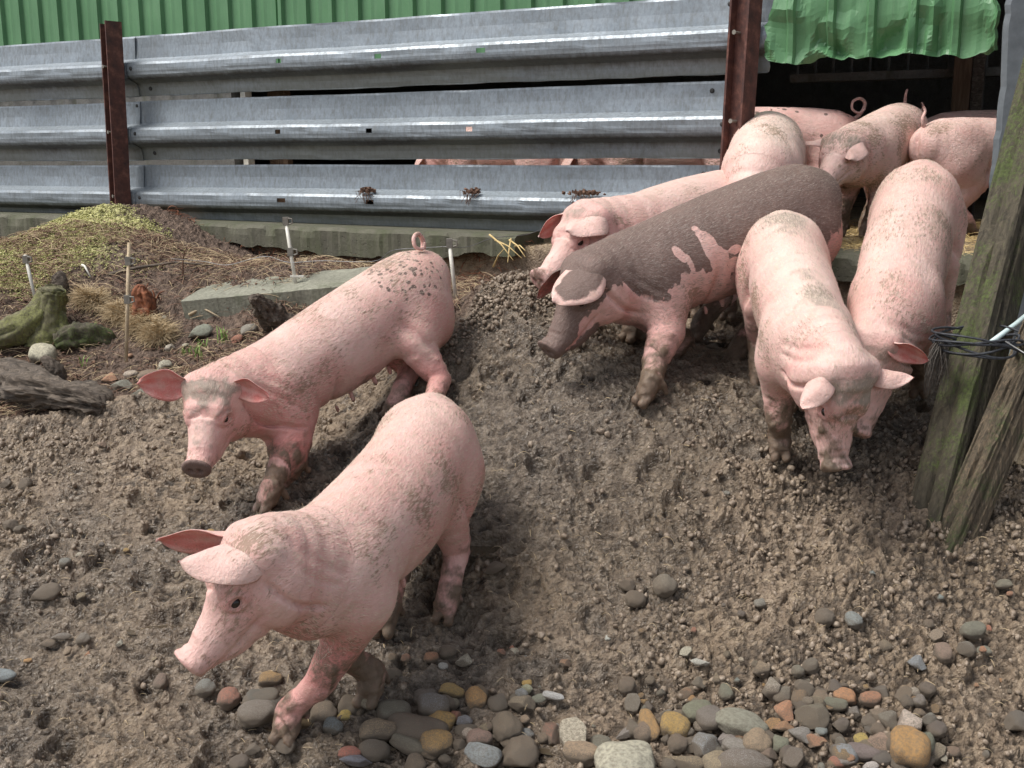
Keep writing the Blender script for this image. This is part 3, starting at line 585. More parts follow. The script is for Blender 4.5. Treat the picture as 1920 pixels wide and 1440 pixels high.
    t1 = dirt*(1+.9*n1)*np.clip(1-islegs*.2, 0, 1)+.25*np.exp(-((R[:, 0]-.28)/.12)**2)*dirt*(1+n2)
    t2 = backdirt*np.clip(top*1.4-.5, 0, 1)*np.clip(.55+1.2*n1+.6*n2, 0, 1); t2 = np.where(ishead, np.clip((hx[:, 0]+.03)/.05, 0, 1)*headdirt*np.clip(.12+.75*n3*.6+.75*np.exp(-((hx[:, 0]-.04)/.05)**2)*np.clip((hx[:, 2]-.02)/.05, 0, 1)+.5*n2, 0, 1)*np.clip((hx[:, 2]+.03)/.06, .25, 1), t2)
    if tint: t2 = np.maximum(t2, tint*(.8+.5*n1))
    pm = np.stack([np.clip(pg, 0, 1), np.clip(mud, 0, 1), np.clip(red, 0, 1), np.ones(len(V))], -1); tone = np.stack([np.clip(t0, 0, 1), np.clip(t1, 0, 1), np.clip(t2, 0, 1), np.ones(len(V))], -1)
    VV = [V]; FF = [F]; PM = [pm]; TN = [tone]; RS = [R+seed*3.1]; MI = [np.zeros(len(F), int)]; base = len(V)
    def addm(v, f, p_, t_, m=0, rest=None):
        nonlocal base
        v = np.asarray(v, float); VV.append(v); FF.append(np.asarray(f)+base); base += len(v)
        PM.append(np.tile(p_, (len(v), 1)) if np.ndim(p_) == 1 else p_); TN.append(np.tile(t_, (len(v), 1)) if np.ndim(t_) == 1 else t_); RS.append((v*1.0 if rest is None else rest)+seed*3.1); MI.append(np.full(len(f), m))
    def nearest(p): return int(np.argmin(((V-p)**2).sum(1)))
    # eyes: dark glossy ball set into the socket
    if eyes:
        for sg in (1, -1):
            i = nearest(hp3(.107, .070*sg, .030)); c_ = V[i]-N[i]*.0050*S; r = .0140*S; nu_, nv_ = 14, 10
            u_, v_ = np.meshgrid(np.arange(nu_)*2*np.pi/nu_, np.linspace(.05, np.pi-.05, nv_)); sp = np.stack([np.cos(u_)*np.sin(v_), np.sin(u_)*np.sin(v_), np.cos(v_)], -1).reshape(-1, 3)*r+c_
            fq = [(b*nu_+a, b*nu_+(a+1) % nu_, (b+1)*nu_+(a+1) % nu_, (b+1)*nu_+a) for a in range(nu_) for b in range(nv_-1)]; addm(sp, fq, (0, 0, 0, 1), (0, 0, 0, 1), 1)
            # eyelids: two arcs of skin over the ball
            nn = N[i]; fwd_ = hd-nn*(hd@nn); fwd_ /= np.linalg.norm(fwd_); up_ = hu-nn*(hu@nn)-fwd_*((hu-nn*(hu@nn))@fwd_); up_ /= np.linalg.norm(up_)
            for lid, hgt in ((1, .0088), (-1, -.0085)):
                pts = []; ns = 13
                for a in np.linspace(-1, 1, ns): pts.append(c_+fwd_*a*.0168*S+up_*(hgt*(1-a*a)+.002*a*0)*S*1.15+nn*(.0105*math.sqrt(max(0, 1-.8*a*a))-.0012)*S)
                ring_ = []; 
                for j, p_ in enumerate(pts):
                    rr = (.0036-.0018*abs(np.linspace(-1, 1, ns)[j]))*S
                    for a in np.arange(6)*np.pi/3: ring_.append(p_+(up_*math.cos(a)+nn*math.sin(a))*rr)
                fq = [(j*6+a, j*6+(a+1) % 6, (j+1)*6+(a+1) % 6, (j+1)*6+a) for j in range(ns-1) for a in range(6)]
                addm(ring_, fq, (0 if not dark else .8, .0, .55, 1), (0, .3, .25, 1), 0)
    # ears: cupped leaves
    for sg, spec in ((1, ears[0]), (-1, ears[1])):
        e = dict(LANDRACE); e.update(spec or {}); A = np.array(e['A'], float); Nn = np.array(e['N'], float)
        if e.get('w'):                                          # directions given in the world: x right, y away from the viewer, z up
            A = np.array([A[0]*cs-A[1]*sn, A[0]*sn+A[1]*cs, A[2]]); Nn = np.array([Nn[0]*cs-Nn[1]*sn, Nn[0]*sn+Nn[1]*cs, Nn[2]])
        else: A = hd*A[0]+hl*A[1]*sg+hu*A[2]; Nn = hd*Nn[0]+hl*Nn[1]*sg+hu*Nn[2]
        A /= np.linalg.norm(A); Nn = Nn-A*(Nn@A); Nn /= np.linalg.norm(Nn); Wd = np.cross(A, Nn)*sg    # Nn: outer (back) face of the ear
        i = nearest(hp3(e.get('bx', -.005), .078*sg, .065)); c_ = V[i]-N[i]*.012*S; L = e['L']*S; Wh = e['W_']*S/2; nu_, nw = 19, 15; outer = []; inner = []; cu = []
        for a in range(nu_):
            u = a/(nu_-1); wv = Wh*((1-u)**.62)*(.62+1.05*u**.6)*(1-.12*u)
            for b in range(nw):
                w = b/(nw-1)*2-1; cup = math.exp(-(u/.22)**2)
                p_ = c_+A*(L*u-.02*L*w*w)+Wd*(w*wv*(1-.35*cup)+e.get('sweep', 0)*L*u*u)+Nn*(-e['camber']*w*w*wv*(1+.8*cup)-e['bend']*L*u*u-e.get('roll', 0)*max(0, w)**2*wv+.004*S*math.sin(9*u+3*w+seed)*u)
                th = (.0035+.006*cup+.0012)*S*(1-.55*abs(w)**3)*(1-.5*u**3); outer.append(p_+Nn*th*.5); inner.append(p_-Nn*th*.5); cu.append((u, w))
        v = np.array(outer+inner); nn_ = nu_*nw; fq = []
        for a in range(nu_-1):
            for b in range(nw-1):
                k0 = a*nw+b; fq.append((k0, k0+1, k0+nw+1, k0+nw)); fq.append((nn_+k0, nn_+k0+nw, nn_+k0+nw+1, nn_+k0+1))
            for b in (0, nw-1): k0 = a*nw+b; fq.append((k0, k0+nw, nn_+k0+nw, nn_+k0) if b == 0 else (k0, nn_+k0, nn_+k0+nw, k0+nw))
        for b in range(nw-1): k0 = (nu_-1)*nw+b; fq.append((k0, k0+1, nn_+k0+1, nn_+k0))
        cu = np.array(cu); edge = np.clip(np.maximum(np.abs(cu[:, 1]), cu[:, 0]**2)-.72, 0, 1)*1.2; pn = vn3(v[:nn_, 0]*40, v[:nn_, 1]*40, v[:nn_, 2]*40, 5)
        rimv = np.clip(1.15-2.2*np.clip(np.maximum(np.abs(cu[:, 1]), cu[:, 0]**2*1.1)-.45, 0, 1)-.8*np.clip(pn-.1, 0, 1), 0, 1)
        eo = np.stack([rimv if e.get('rim') else np.full(nn_, e.get('pig', 0.)), np.clip(edge*.5+.15*pn, 0, 1), np.full(nn_, .22), np.ones(nn_)], -1)
        ei = np.stack([np.full(nn_, e.get('pigin', 0.)), np.clip(edge*.7+.1*pn, 0, 1), np.clip(.95+.55*pn+.25*np.sin(cu[:, 1]*9), .3, 1.4), np.ones(nn_)], -1)
        pmx = np.concatenate([eo, ei]); tn = np.tile((.35, .35, .1, 1), (2*nn_, 1)); tn[nn_:, :3] = (0, .25, .0); addm(v, fq, pmx, tn, 0)
    # tail
    if tail is not None:
        o = sec[1]; p0 = o[1]-o[2]*.045*S+o[4]*.085*S; pts = [p0+o[2]*.03*S]; back, l_, u_ = -o[2], o[3], o[4]
        for (b_, a_, c_) in tail: pts.append(p0+(back*b_+l_*a_+u_*c_)*S)
        # smooth by Catmull-Rom
        P_ = [pts[0]]+pts+[pts[-1]]; cr = []
        for a in range(len(P_)-3):
            for t in np.linspace(0, 1, 6)[:-1]:
                A_, B_, C_, D_ = P_[a:a+4]; cr.append(.5*((2*B_)+(-A_+C_)*t+(2*A_-5*B_+4*C_-D_)*t*t+(-A_+3*B_-3*C_+D_)*t**3))
        cr.append(pts[-1]); mb = MB(); nn_ = len(cr); mb.tube(cr, [(.0115-.0065*(a/nn_))*S for a in range(nn_)], 8, cap=False)
        addm(np.array(mb.V), np.array(mb.F), (0 if not dark else .3, .1, .30, 1), (.2, .4, .1, 1), 0)
    Vf = np.concatenate(VV); Ff = np.concatenate(FF); me = mesh_np('pig', Vf, Ff, True, {'pm': ('FLOAT_COLOR', np.concatenate(PM)), 'tone': ('FLOAT_COLOR', np.concatenate(TN)), 'rest': ('FLOAT_VECTOR', np.concatenate(RS))}, np.concatenate(MI))
    o = link('pig', me, [MAT['skin'], MAT['eye']], None, (cx, cy, zg), (0, 0, h)); tag(o, label, 'pig', group)
    # bristles: short blades lying back along the body
    if hair:
        ok = np.where((low > .2) & (mud < .55) & ~(ishead & (hx[:, 0] > .2)))[0]; pk = rs.choice(ok[~ishead[ok] | (rs.random(len(ok)) < .3)], min(hair, len(ok)*2)); D_ = np.array([a[2] for a in SE])[ix[pk]]; n_ = N[pk]
        dr = -D_+n_*.0-upv*.35*(1-np.abs(n_[:, 2:3]))+rs.normal(0, .16, (len(pk), 3)); dr -= n_*(dr*n_).sum(1)[:, None]; dr /= np.linalg.norm(dr, axis=1)[:, None]+1e-9
        dr = dr+n_*rs.uniform(.05, .25, (len(pk), 1)); dr /= np.linalg.norm(dr, axis=1)[:, None]; ln = rs.uniform(.008, .020, (len(pk), 1))*S; sd_ = np.cross(dr, n_); sd_ /= np.linalg.norm(sd_, axis=1)[:, None]+1e-9
        p0 = V[pk]+rs.normal(0, vox*.4, (len(pk), 3)); p0 -= n_*((p0-V[pk])*n_).sum(1)[:, None]; w_ = .00055; hv = np.concatenate([p0-sd_*w_, p0+sd_*w_, p0+dr*ln]); m = len(pk); hf = np.stack([np.arange(m), np.arange(m)+m, np.arange(m)+2*m], -1)
        link('bristles', mesh_np('bristles', hv, hf, True), [MAT['hair_dark' if dark else 'hair']], o)
    return o
CURL = [(.01, 0, .02), (.022, 0, .05), (.006, .008, .082), (-.028, .02, .086), (-.045, .03, .058), (-.022, .036, .036), (.0, .036, .05)]
UPT = [(.02, 0, .015), (.035, .0, .05), (.02, .005, .085), (.03, .01, .11)]
def spots(R, pts, r0=.010):
    m = np.zeros(len(R))
    for (s_, la, up, r) in pts: m = np.maximum(m, np.clip(1-np.sqrt(((R-np.array([s_, la, up]))**2).sum(1))/(2*r), 0, 1))
    return m
# ------------------------------------------------------------------ the herd
_Q = dict(
 A=[-0.3359, 2.7662, 0.5853, 4.3935, 0.2163, 1.0022, -0.5293, -0.1583, 0.0003, -0.6558, -0.4606, 1.2961],
 B=[-0.6174, 3.7504, 0.8802, 3.9514, 0.409, 0.9963, -0.0154, -0.1325, 0.1058, -0.4151, 0.5629, 0.752],
 C=[0.9267, 3.4755, 1.0668, 4.6178, 0.3513, 0.9941, 0.123, -0.0963, 0.1156, -0.1463, 0.2864, 1.2671],
 D=[0.763, 4.0057, 1.2066, 3.6467, 0.3005, 1.0716, -0.1461, -0.0739, 0.2286, -0.2754, -0.1323, 0.8573],
 F=[1.361, 3.7106, 1.1829, 4.2657, 0.5136, 0.9999, 0.0404, -0.0152, -0.1733, -0.0989, -0.195, 0.8085],
 G=[0.7071, 4.4708, 1.2554, 3.9704, 0.1374, 1.0959, 0.007, -0.0657, -0.1404, -0.3274, -0.0136, 0.7646],
 E=[1.8943, 5.6051, 1.6006, 4.1246, 0.1747, 0.9996, -0.1682, -0.1099, -0.0494, -0.129, 0.0413, 0.4284],
 H=[1.16, 4.98, 1.535, 4.45, 0.16, 1.09, -0.15, 0.25, -0.1, 0.55, 0.0, 0.3])
def foot(px, py): p = hit(px, py); return (p[0], p[1], gz(p[0], p[1]))
def F3(x, y): return (x, y, gz(x, y))
VX = .0055
def pB(R, hx, ish, n1, n2, n3, V):
    r_ = np.random.default_rng(4); c = np.where((R[:, 0] < -.12) & (R[:, 2] > .02) & (R[:, 1] > -.12))[0]; w = np.clip(.2-np.hypot((R[c, 0]+.33)*1.0, (R[c, 2]-.12)*1.2), .002, 1); pk = r_.choice(c, 130, p=w/w.sum())
    m = spots(R, [(*R[i], r_.uniform(.0035, .0075)) for i in pk]); return np.where(ish, np.clip((hx[:, 0]-.262)/.008+.5, 0, 1)*.95*(hx[:, 2] > -.045), m)
def pI(R, hx, ish, n1, n2, n3, V):
    r_ = np.random.default_rng(9); c = np.where((R[:, 2] > .02) & (R[:, 0] < .3))[0]; pk = r_.choice(c, 70); return spots(R, [(*R[i], r_.uniform(.007, .013)) for i in pk])
def pC(R, hx, ish, n1, n2, n3, V):
    return spots(R, [(-.40, -.13, .05, .014), (-.36, -.15, .0, .012), (-.30, -.155, .02, .01), (-.38, -.13, -.03, .012), (-.25, -.15, .08, .009)])
def pD(R, hx, ish, n1, n2, n3, V):
    s_, la, up = R.T; n4 = vn3(R[:, 0]*110, R[:, 1]*110, R[:, 2]*110, 6); rag = .022*n2+.014*n3+.007*n4
    p = np.clip((up+.085+rag+.02*n1)/.03, 0, 1)                                        # dark above, pink belly
    leg = np.clip((.115-np.abs(s_-.255)+rag)/.02, 0, 1)*np.clip((.0-up+rag-.25*np.abs(s_-.255))/.02, 0, 1); p = np.minimum(p, 1-leg)
    thr = np.clip((s_-.30+rag)/.02, 0, 1)*np.clip((-.055-up+rag)/.02, 0, 1); p = np.minimum(p, 1-thr)
    def blob(a, b, ra, rb, k=0.): return np.clip((1-np.sqrt(((s_-a-k*(up-b))/ra)**2+((up-b)/rb)**2)+(rag*9))/.25, 0, 1)*(la > 0)
    for a in ((.165, .055, .030, .085, .18), (.145, .0, .040, .05, 0), (.15, -.06, .05, .05, 0), (.275, .06, .020, .03, .3), (.25, .02, .010, .04, .2), (.075, .015, .028, .018, 0), (.09, -.035, .03, .03, 0)): p = np.minimum(p, 1-blob(*a))
    p = np.maximum(p, spots(R, [(.155, .12, .02, .008), (.11, .13, -.01, .016), (.12, .13, -.035, .013), (.085, .13, .0, .010), (.20, .13, -.05, .016), (.215, .13, -.075, .012), (.185, .13, -.03, .012), (.10, .13, -.055, .009)]))
    x, y, z = hx.T; face = np.clip((z+.018+.25*np.clip(x-.12, 0, 1)+rag)/.02, 0, 1); face = np.maximum(face, np.clip((x-.225+rag)/.02, 0, 1)); face = np.maximum(face, np.clip((-(z+.045)+.0*x+rag*.5)/.02, 0, 1)*np.clip((x-.10)/.02, 0, 1))
    return np.where(ish, face*.92, p)
herd = {}
def pE(R, hx, ish, n1, n2, n3, V): return np.where(ish, np.clip((hx[:, 0]-.25+.01*n2)/.01+.5, 0, 1)*.95, 0)
herd['A'] = pig('A', 'pale pink pig nearest the viewer, striding onto the pebbles with ears flapped forward', _Q['A'], dict(FL=foot(543, 1378), FR=foot(698, 1318), HL=foot(838, 1150), HR=foot(727, 1192)),
    (dict(w=1, A=(-1, -.10, .03), N=(-.05, -.42, .9), L=.18, W_=.15, camber=.42, bend=.12, bx=-.01), dict(w=1, A=(-1, .05, -.10), N=(.0, .75, .65), L=.185, W_=.14, camber=.28, bend=.0)), None, VX, hair=16000, pale=.35, muddy=.55, blush=.75, dirt=.75, shs=.31, headdirt=.45, seed=1, fat=.95, snoutmud=.15, feetmud=.12)
herd['B'] = pig('B', 'pink pig with dark freckled rump and curled tail, standing behind the nearest pig', _Q['B'], dict(FL=foot(508, 960), FR=foot(550, 914), HL=F3(-.295, 3.64), HR=F3(-.42, 3.80)),
    (dict(w=1, A=(.92, -.30, -.22), N=(.15, 1, .30), L=.125, W_=.10, camber=.40, bend=.10), dict(w=1, A=(-1, -.1, .04), N=(0, 1, .25), L=.15, W_=.135, camber=.30, bend=.05)), CURL, VX, patches=pB, hair=14000, pale=.35, muddy=.45, blush=.9, dirt=.7, headdirt=1.0, seed=2, fat=0.95, shs=.35, snoutmud=.1, feetmud=.12)
herd['C'] = pig('C', 'pale pig with a dusty back rooting head down in the mud beside the leaning post', _Q['C'], dict(FR=foot(1460, 856), FL=F3(1.09, 3.50), HR=F3(.898, 3.81), HL=F3(.989, 3.623)),
    (dict(w=1, A=(.93, -.15, -.25), N=(0, -.5, .85), L=.105, W_=.095, camber=.6, bend=-.08), dict(w=1, A=(-.60, -.30, -.70), N=(-.35, -.6, .75), L=.12, W_=.10, camber=.50, bend=.12)), None, VX, patches=pC, hair=16000, muddy=.6, blush=.40, dirt=.65, headdirt=.95, backdirt=.9, seed=3, fat=0.87, tint=.24, sm0=.06, snoutmud=.80, feetmud=.17, pale=.75)
herd['D'] = pig('D', 'large dark grey pig with ragged pink patches on its shoulder and face', _Q['D'], dict(FL=foot(1217, 765), FR=F3(.656, 4.10), HR=F3(.89, 4.14)),
    (dict(w=1, A=(-.80, -.30, -.50), N=(-.25, -.72, .6), L=.18, W_=.19, camber=.25, bend=.08, rim=1), dict(w=1, A=(-.7, .2, -.68), N=(-.6, .6, .5), L=.15, W_=.12, pig=.9, pigin=.45)), None, VX, patches=pD, hair=17000, muddy=.5, blush=.55, dirt=.45, headdirt=.2, seed=4, fat=1.1, shs=.35, snoutmud=.3, feetmud=.16, dark=True, pale=.12)
herd['F'] = pig('F', 'dusky pink pig beside the leaning post, its orange ear showing behind the rooting pig', _Q['F'], dict(FL=F3(1.442, 3.686)),
    (dict(w=1, A=(.85, -.2, -.42), N=(.35, .8, .35), L=.12, W_=.085, camber=.5, bend=-.05), dict(w=1, A=(-.8, .2, -.4), N=(0, -.5, .85), L=.12, W_=.10)), None, VX, hair=14000, muddy=.6, blush=.75, dirt=.8, headdirt=.7, backdirt=.6, tint=.42, seed=5, fat=0.93, snoutmud=.9, feetmud=.2, pale=.55)
herd['G'] = pig('G', 'pale pink pig whose head shows beyond the dark grey pig, ear flopped over its eye', _Q['G'], dict(FL=foot(1213, 632), FR=foot(1186, 630), HL=F3(.79, 4.44)),
    (dict(w=1, A=(-.80, -.50, -.22), N=(-.1, -.45, .85), L=.15, W_=.17, camber=.35, bend=.12), dict(w=1, A=(-.8, .1, -.55), N=(-.3, .7, .6), L=.13, W_=.11, camber=.3)), None, VX*1.15, hair=9000, muddy=.4, blush=.55, dirt=.3, headdirt=.7, seed=6, snoutmud=.6, feetmud=.2)
herd['E'] = pig('E', 'pale pig with muddy forelegs facing out of the barn doorway with a grey snout', _Q['E'], dict(FL=F3(1.788, 5.401), FR=F3(1.685, 5.511)),
    (dict(w=1, A=(-.45, -.65, -.50), N=(.1, -.55, .8), L=.15, W_=.15, camber=.30, bend=.12), dict(A=(.10, 1., .02), N=(-.3, 0, 1), L=.12, W_=.10, camber=.4)), UPT, VX*1.2, patches=pE, hair=8000, muddy=.6, blush=.35, dirt=.9, headdirt=.75, backdirt=.3, seed=7, snoutmud=.8, feetmud=.17, pale=.75)
herd['H'] = pig('H', 'cream-backed pig beside the right rusty post, head hidden behind the dark grey pig', _Q['H'], {}, (None, None), None, VX*1.2, hair=8000, muddy=.4, blush=.12, dirt=.6, backdirt=.5, seed=8, pale=1.)
herd['I'] = pig('I', 'mauve-pink pig with dark freckles and a ring-curled tail inside the barn', [1.40, 6.13, 1.635, 3.25, .0, 1.05, .1, -.1, 0, .25, 0, .5], {}, (None, None), [(.02, 0, .02), (.05, 0, .05), (.06, .01, .09), (.03, .015, .115), (-.01, .02, .10), (-.015, .03, .06), (.02, .035, .04), (.05, .04, .06)], VX*1.3, patches=pI, hair=3000, muddy=.3, blush=.65, dirt=.3, tint=.3, seed=9, pale=.1)
herd['J'] = pig('J', 'greyish pig with an upturned tail at the back of the barn doorway', [2.82, 6.12, 1.625, 6.22, .0, 1.02, .0, -.1, 0, .2, 0, .5], {}, (None, None), UPT, VX*1.3, hair=3000, muddy=.3, blush=.45, dirt=.4, tint=.4, backdirt=.6, seed=10, pale=.3)
herd['K'] = pig('K', 'pink pig seen from its rump in the doorway beside the galvanised sheet', [2.50, 5.62, 1.56, .42, .02, 1.0, .0, -.1, 0, .3, 0, .5], {}, (None, None), UPT, VX*1.2, hair=5000, muddy=.15, blush=.8, dirt=.5, seed=11, pale=.5, feetmud=.08)
for i, (px, d, hh, lb, tn, sd_) in enumerate(((945, 6.85, 2.68, 'pink pig behind the rails, leftmost of the backs in the lower gap', .1, 12), (1120, 6.3, -.40, 'mud-smeared pig behind the rails, middle of the backs in the lower gap', .5, 13), (1262, 5.85, 2.72, 'rosy pig behind the rails, its back showing just left of the right rusty post', .2, 14))):
    p = flat(px, d, 1.55); pig('P', lb, [p[0], p[1], 1.58, hh, 0, 1., 0, -.05, 0, .4, 0, .5], {}, (None, None), UPT, VX*1.7, hair=0, muddy=.4, blush=.6, dirt=.6, tint=tn, seed=sd_, group='pigs behind the rails')
# ------------------------------------------------------------------ barn
def wl(px, d=None):                                       # a point on the barn's front line below a pixel column
    a = flat(100, 8.3, 2.1); b = flat(1748, 5.5, 2.1); u = (px-960)/FOC; dr = b-a
    # ground-plane sight line: x = u*d, y = (d+(z-H)st)/ct
    z = 2.1; A = np.array([[dr[0], -u], [dr[1], -1/ct]]); t, dd = np.linalg.solve(A, np.array([0-a[0], (z-CAM_H)*st_/ct-a[1]])); return a+dr*t, t
BA = flat(100, 8.3, 2.1); BB = flat(1748, 5.5, 2.1); BL = np.linalg.norm(BB-BA); BD = (BB-BA)/BL; BN = np.array([BD[1], -BD[0]]); BN = BN if BN[1] < 0 else -BN
def bp(s, off, z): p = BA+BD*s+BN*off; return (p[0], p[1], z)
def bs(px): return wl(px)[1]*BL
barn = empty('barn', bp(bs(1200), 0, 1.15)); tag(barn, 'dark open-fronted barn clad in green ribbed sheet metal', 'barn')
def par(o, p):                                            # keep the mesh in world place under a parent
    o.parent = p; o.matrix_parent_inverse = Matrix.Translation(p.location).inverted(); return o
def cladding(s0, s1, zb, zt, dents=False, off=0., ragged=0.):
    P = .2075; prof = [(0, 0), (.012, .028), (.040, .028), (.052, 0), (.10, 0), (.125, .004), (.15, 0)]; S_ = []
    n = int((s1-s0)/P)+1
    for i in range(n):
        for (a, b) in prof:
            if s0+i*P+a <= s1: S_.append((s0+i*P+a, b))
    S_.append((s1, 0)); nz = 60 if dents else 4
    if dents:
        T = []
        for (a, b), (c, d) in zip(S_[:-1], S_[1:]):
            k = max(1, int((c-a)/.014))
            for j in range(k): T.append((a+(c-a)*j/k, b+(d-b)*j/k))
        S_ = T+[S_[-1]]
    s = np.array([a for a, _ in S_]); o = np.array([b for _, b in S_]); zz = (np.linspace(0, 1, nz+1)**(1.6 if dents else 1))
    SS, ZZ = np.meshgrid(s, zz); OO = np.tile(o, (len(zz), 1)).astype(float); bot = zb+ragged*(.014*vn2(s*7, s*0, 5)+.010*vn2(s*25, s*0, 6)); Zf = bot[None, :]+(zt-bot[None, :])*ZZ
    if dents:
        hz = np.clip(1-(Zf-bot[None, :])/.42, 0, 1); f1, f2, c = worley(SS/.17+.3*vn2(SS*5, Zf*5, 11), (Zf-bot[None, :])/.19, 21)
        fold = (c-.5)*(np.clip(f2-f1, 0, .5))*.36+.03*vn2(SS*6, Zf*7, 9)
        OO = OO*(1-.25*hz*(c > .35))+fold*hz+.025*hz**2*vn2(SS*3.3, SS*0, 12); edge = np.clip(1-(s1-SS)/.10, 0, 1)
        SS = SS-edge*(.03+.035*vn2(Zf*9, Zf*0, 13)+.015*vn2(Zf*31, Zf*0, 14))
        for sc_, w_ in ((s0+(s1-s0)*.735, .02),): OO += .06*np.exp(-((SS-sc_-.12*(Zf-zb))/w_)**2)*hz
    V = np.stack([BA[0]+BD[0]*SS+BN[0]*(OO+off), BA[1]+BD[1]*SS+BN[1]*(OO+off), Zf], -1); V2 = V-np.array([BN[0], BN[1], 0])*.0025
    ny, nx = SS.shape; ii = np.arange(ny*nx).reshape(ny, nx); F = np.stack([ii[:-1, :-1], ii[:-1, 1:], ii[1:, 1:], ii[1:, :-1]], -1).reshape(-1, 4); m = ny*nx
    rim = [(ii[0, i], ii[0, i]+m, ii[0, i+1]+m, ii[0, i+1]) for i in range(nx-1)]+[(ii[j, -1], ii[j, -1]+m, ii[j+1, -1]+m, ii[j+1, -1]) for j in range(ny-1)]
    F = np.concatenate([F, F[:, ::-1]+m, np.array(rim)]); me = mesh_np('cladding_sheet', np.concatenate([V.reshape(-1, 3), V2.reshape(-1, 3)]), F, False)
    return link('cladding_sheet', me, MAT['clad'])
par(cladding(bs(-420), bs(540), 2.07, 5.2, off=.0), barn); par(cladding(bs(530), bs(1432), 2.06, 5.2, off=.012), barn)
c_ = cladding(bs(1404), bs(1874), 2.045, 5.2, True, off=.030, ragged=1.); c_['label'] = 'dented green sheet with crumpled lower edge over the doorway'; par(c_, barn)
mb = MB()
def bbox(s0, s1, o0, o1, z0, z1, mat, name, parent=barn, jit=0):
    P = [bp(s, o, z) for s in (s0, s1) for o in (o0, o1) for z in (z0, z1)]; m = MB(); m.add(P, [(0, 1, 3, 2), (4, 6, 7, 5), (0, 4, 5, 1), (2, 3, 7, 6), (0, 2, 6, 4), (1, 5, 7, 3)])
    o = m.build(name, mat); par(o, parent); return o
bbox(bs(-420), bs(428), -.16, -.02, .9, 2.16, MAT['block'], 'block_wall')
bbox(bs(-420), bs(2600), -5.2, -5.0, .9, 5.2, MAT['block'], 'back_wall'); bbox(bs(-420)-.2, bs(-420), -5.2, -.02, .9, 5.2, MAT['block'], 'side_wall'); bbox(bs(1748)+3.6, bs(1748)+3.8, -5.2, -.02, .9, 5.2, MAT['block'], 'side_wall')
bbox(bs(-420)-.4, bs(1748)+4, -5.4, .5, 5.22, 5.3, MAT['galv'], 'roof')  # unseen roof, added with back and side walls to darken the interior
bbox(bs(1880)+.55, bs(1748)+3.8, -.1, -.0, .9, 5.2, MAT['block'], 'front_wall')
bbox(bs(440), bs(449), -.12, -.05, 1.1, 2.4, MAT['white'], 'door_post'); bbox(bs(458), bs(492), -.30, -.24, 1.1, 2.4, MAT['beam'], 'stud')
bbox(bs(1400), bs(1880), -1.22, -1.12, 2.02, 2.07, MAT['block'], 'inner_beam')
bbox(bs(1762), bs(1800), -1.05, -.93, 1.15, 2.6, MAT['beam'], 'wooden_post'); bbox(bs(1801), bs(1826), -1.15, -1.0, 1.15, 2.6, MAT['drift'], 'wooden_post')
m = MB()
for i in range(16):
    s = bs(1400)+i*.115; P = [bp(s+a, o_, z) for a in (0, .012) for o_ in (-1.32, -1.30) for z in (2.07, 2.9)]; m.add(P, [(0, 1, 3, 2), (4, 6, 7, 5), (0, 4, 5, 1), (2, 3, 7, 6), (0, 2, 6, 4), (1, 5, 7, 3)])
par(m.build('inner_slats', MAT['block']), barn)

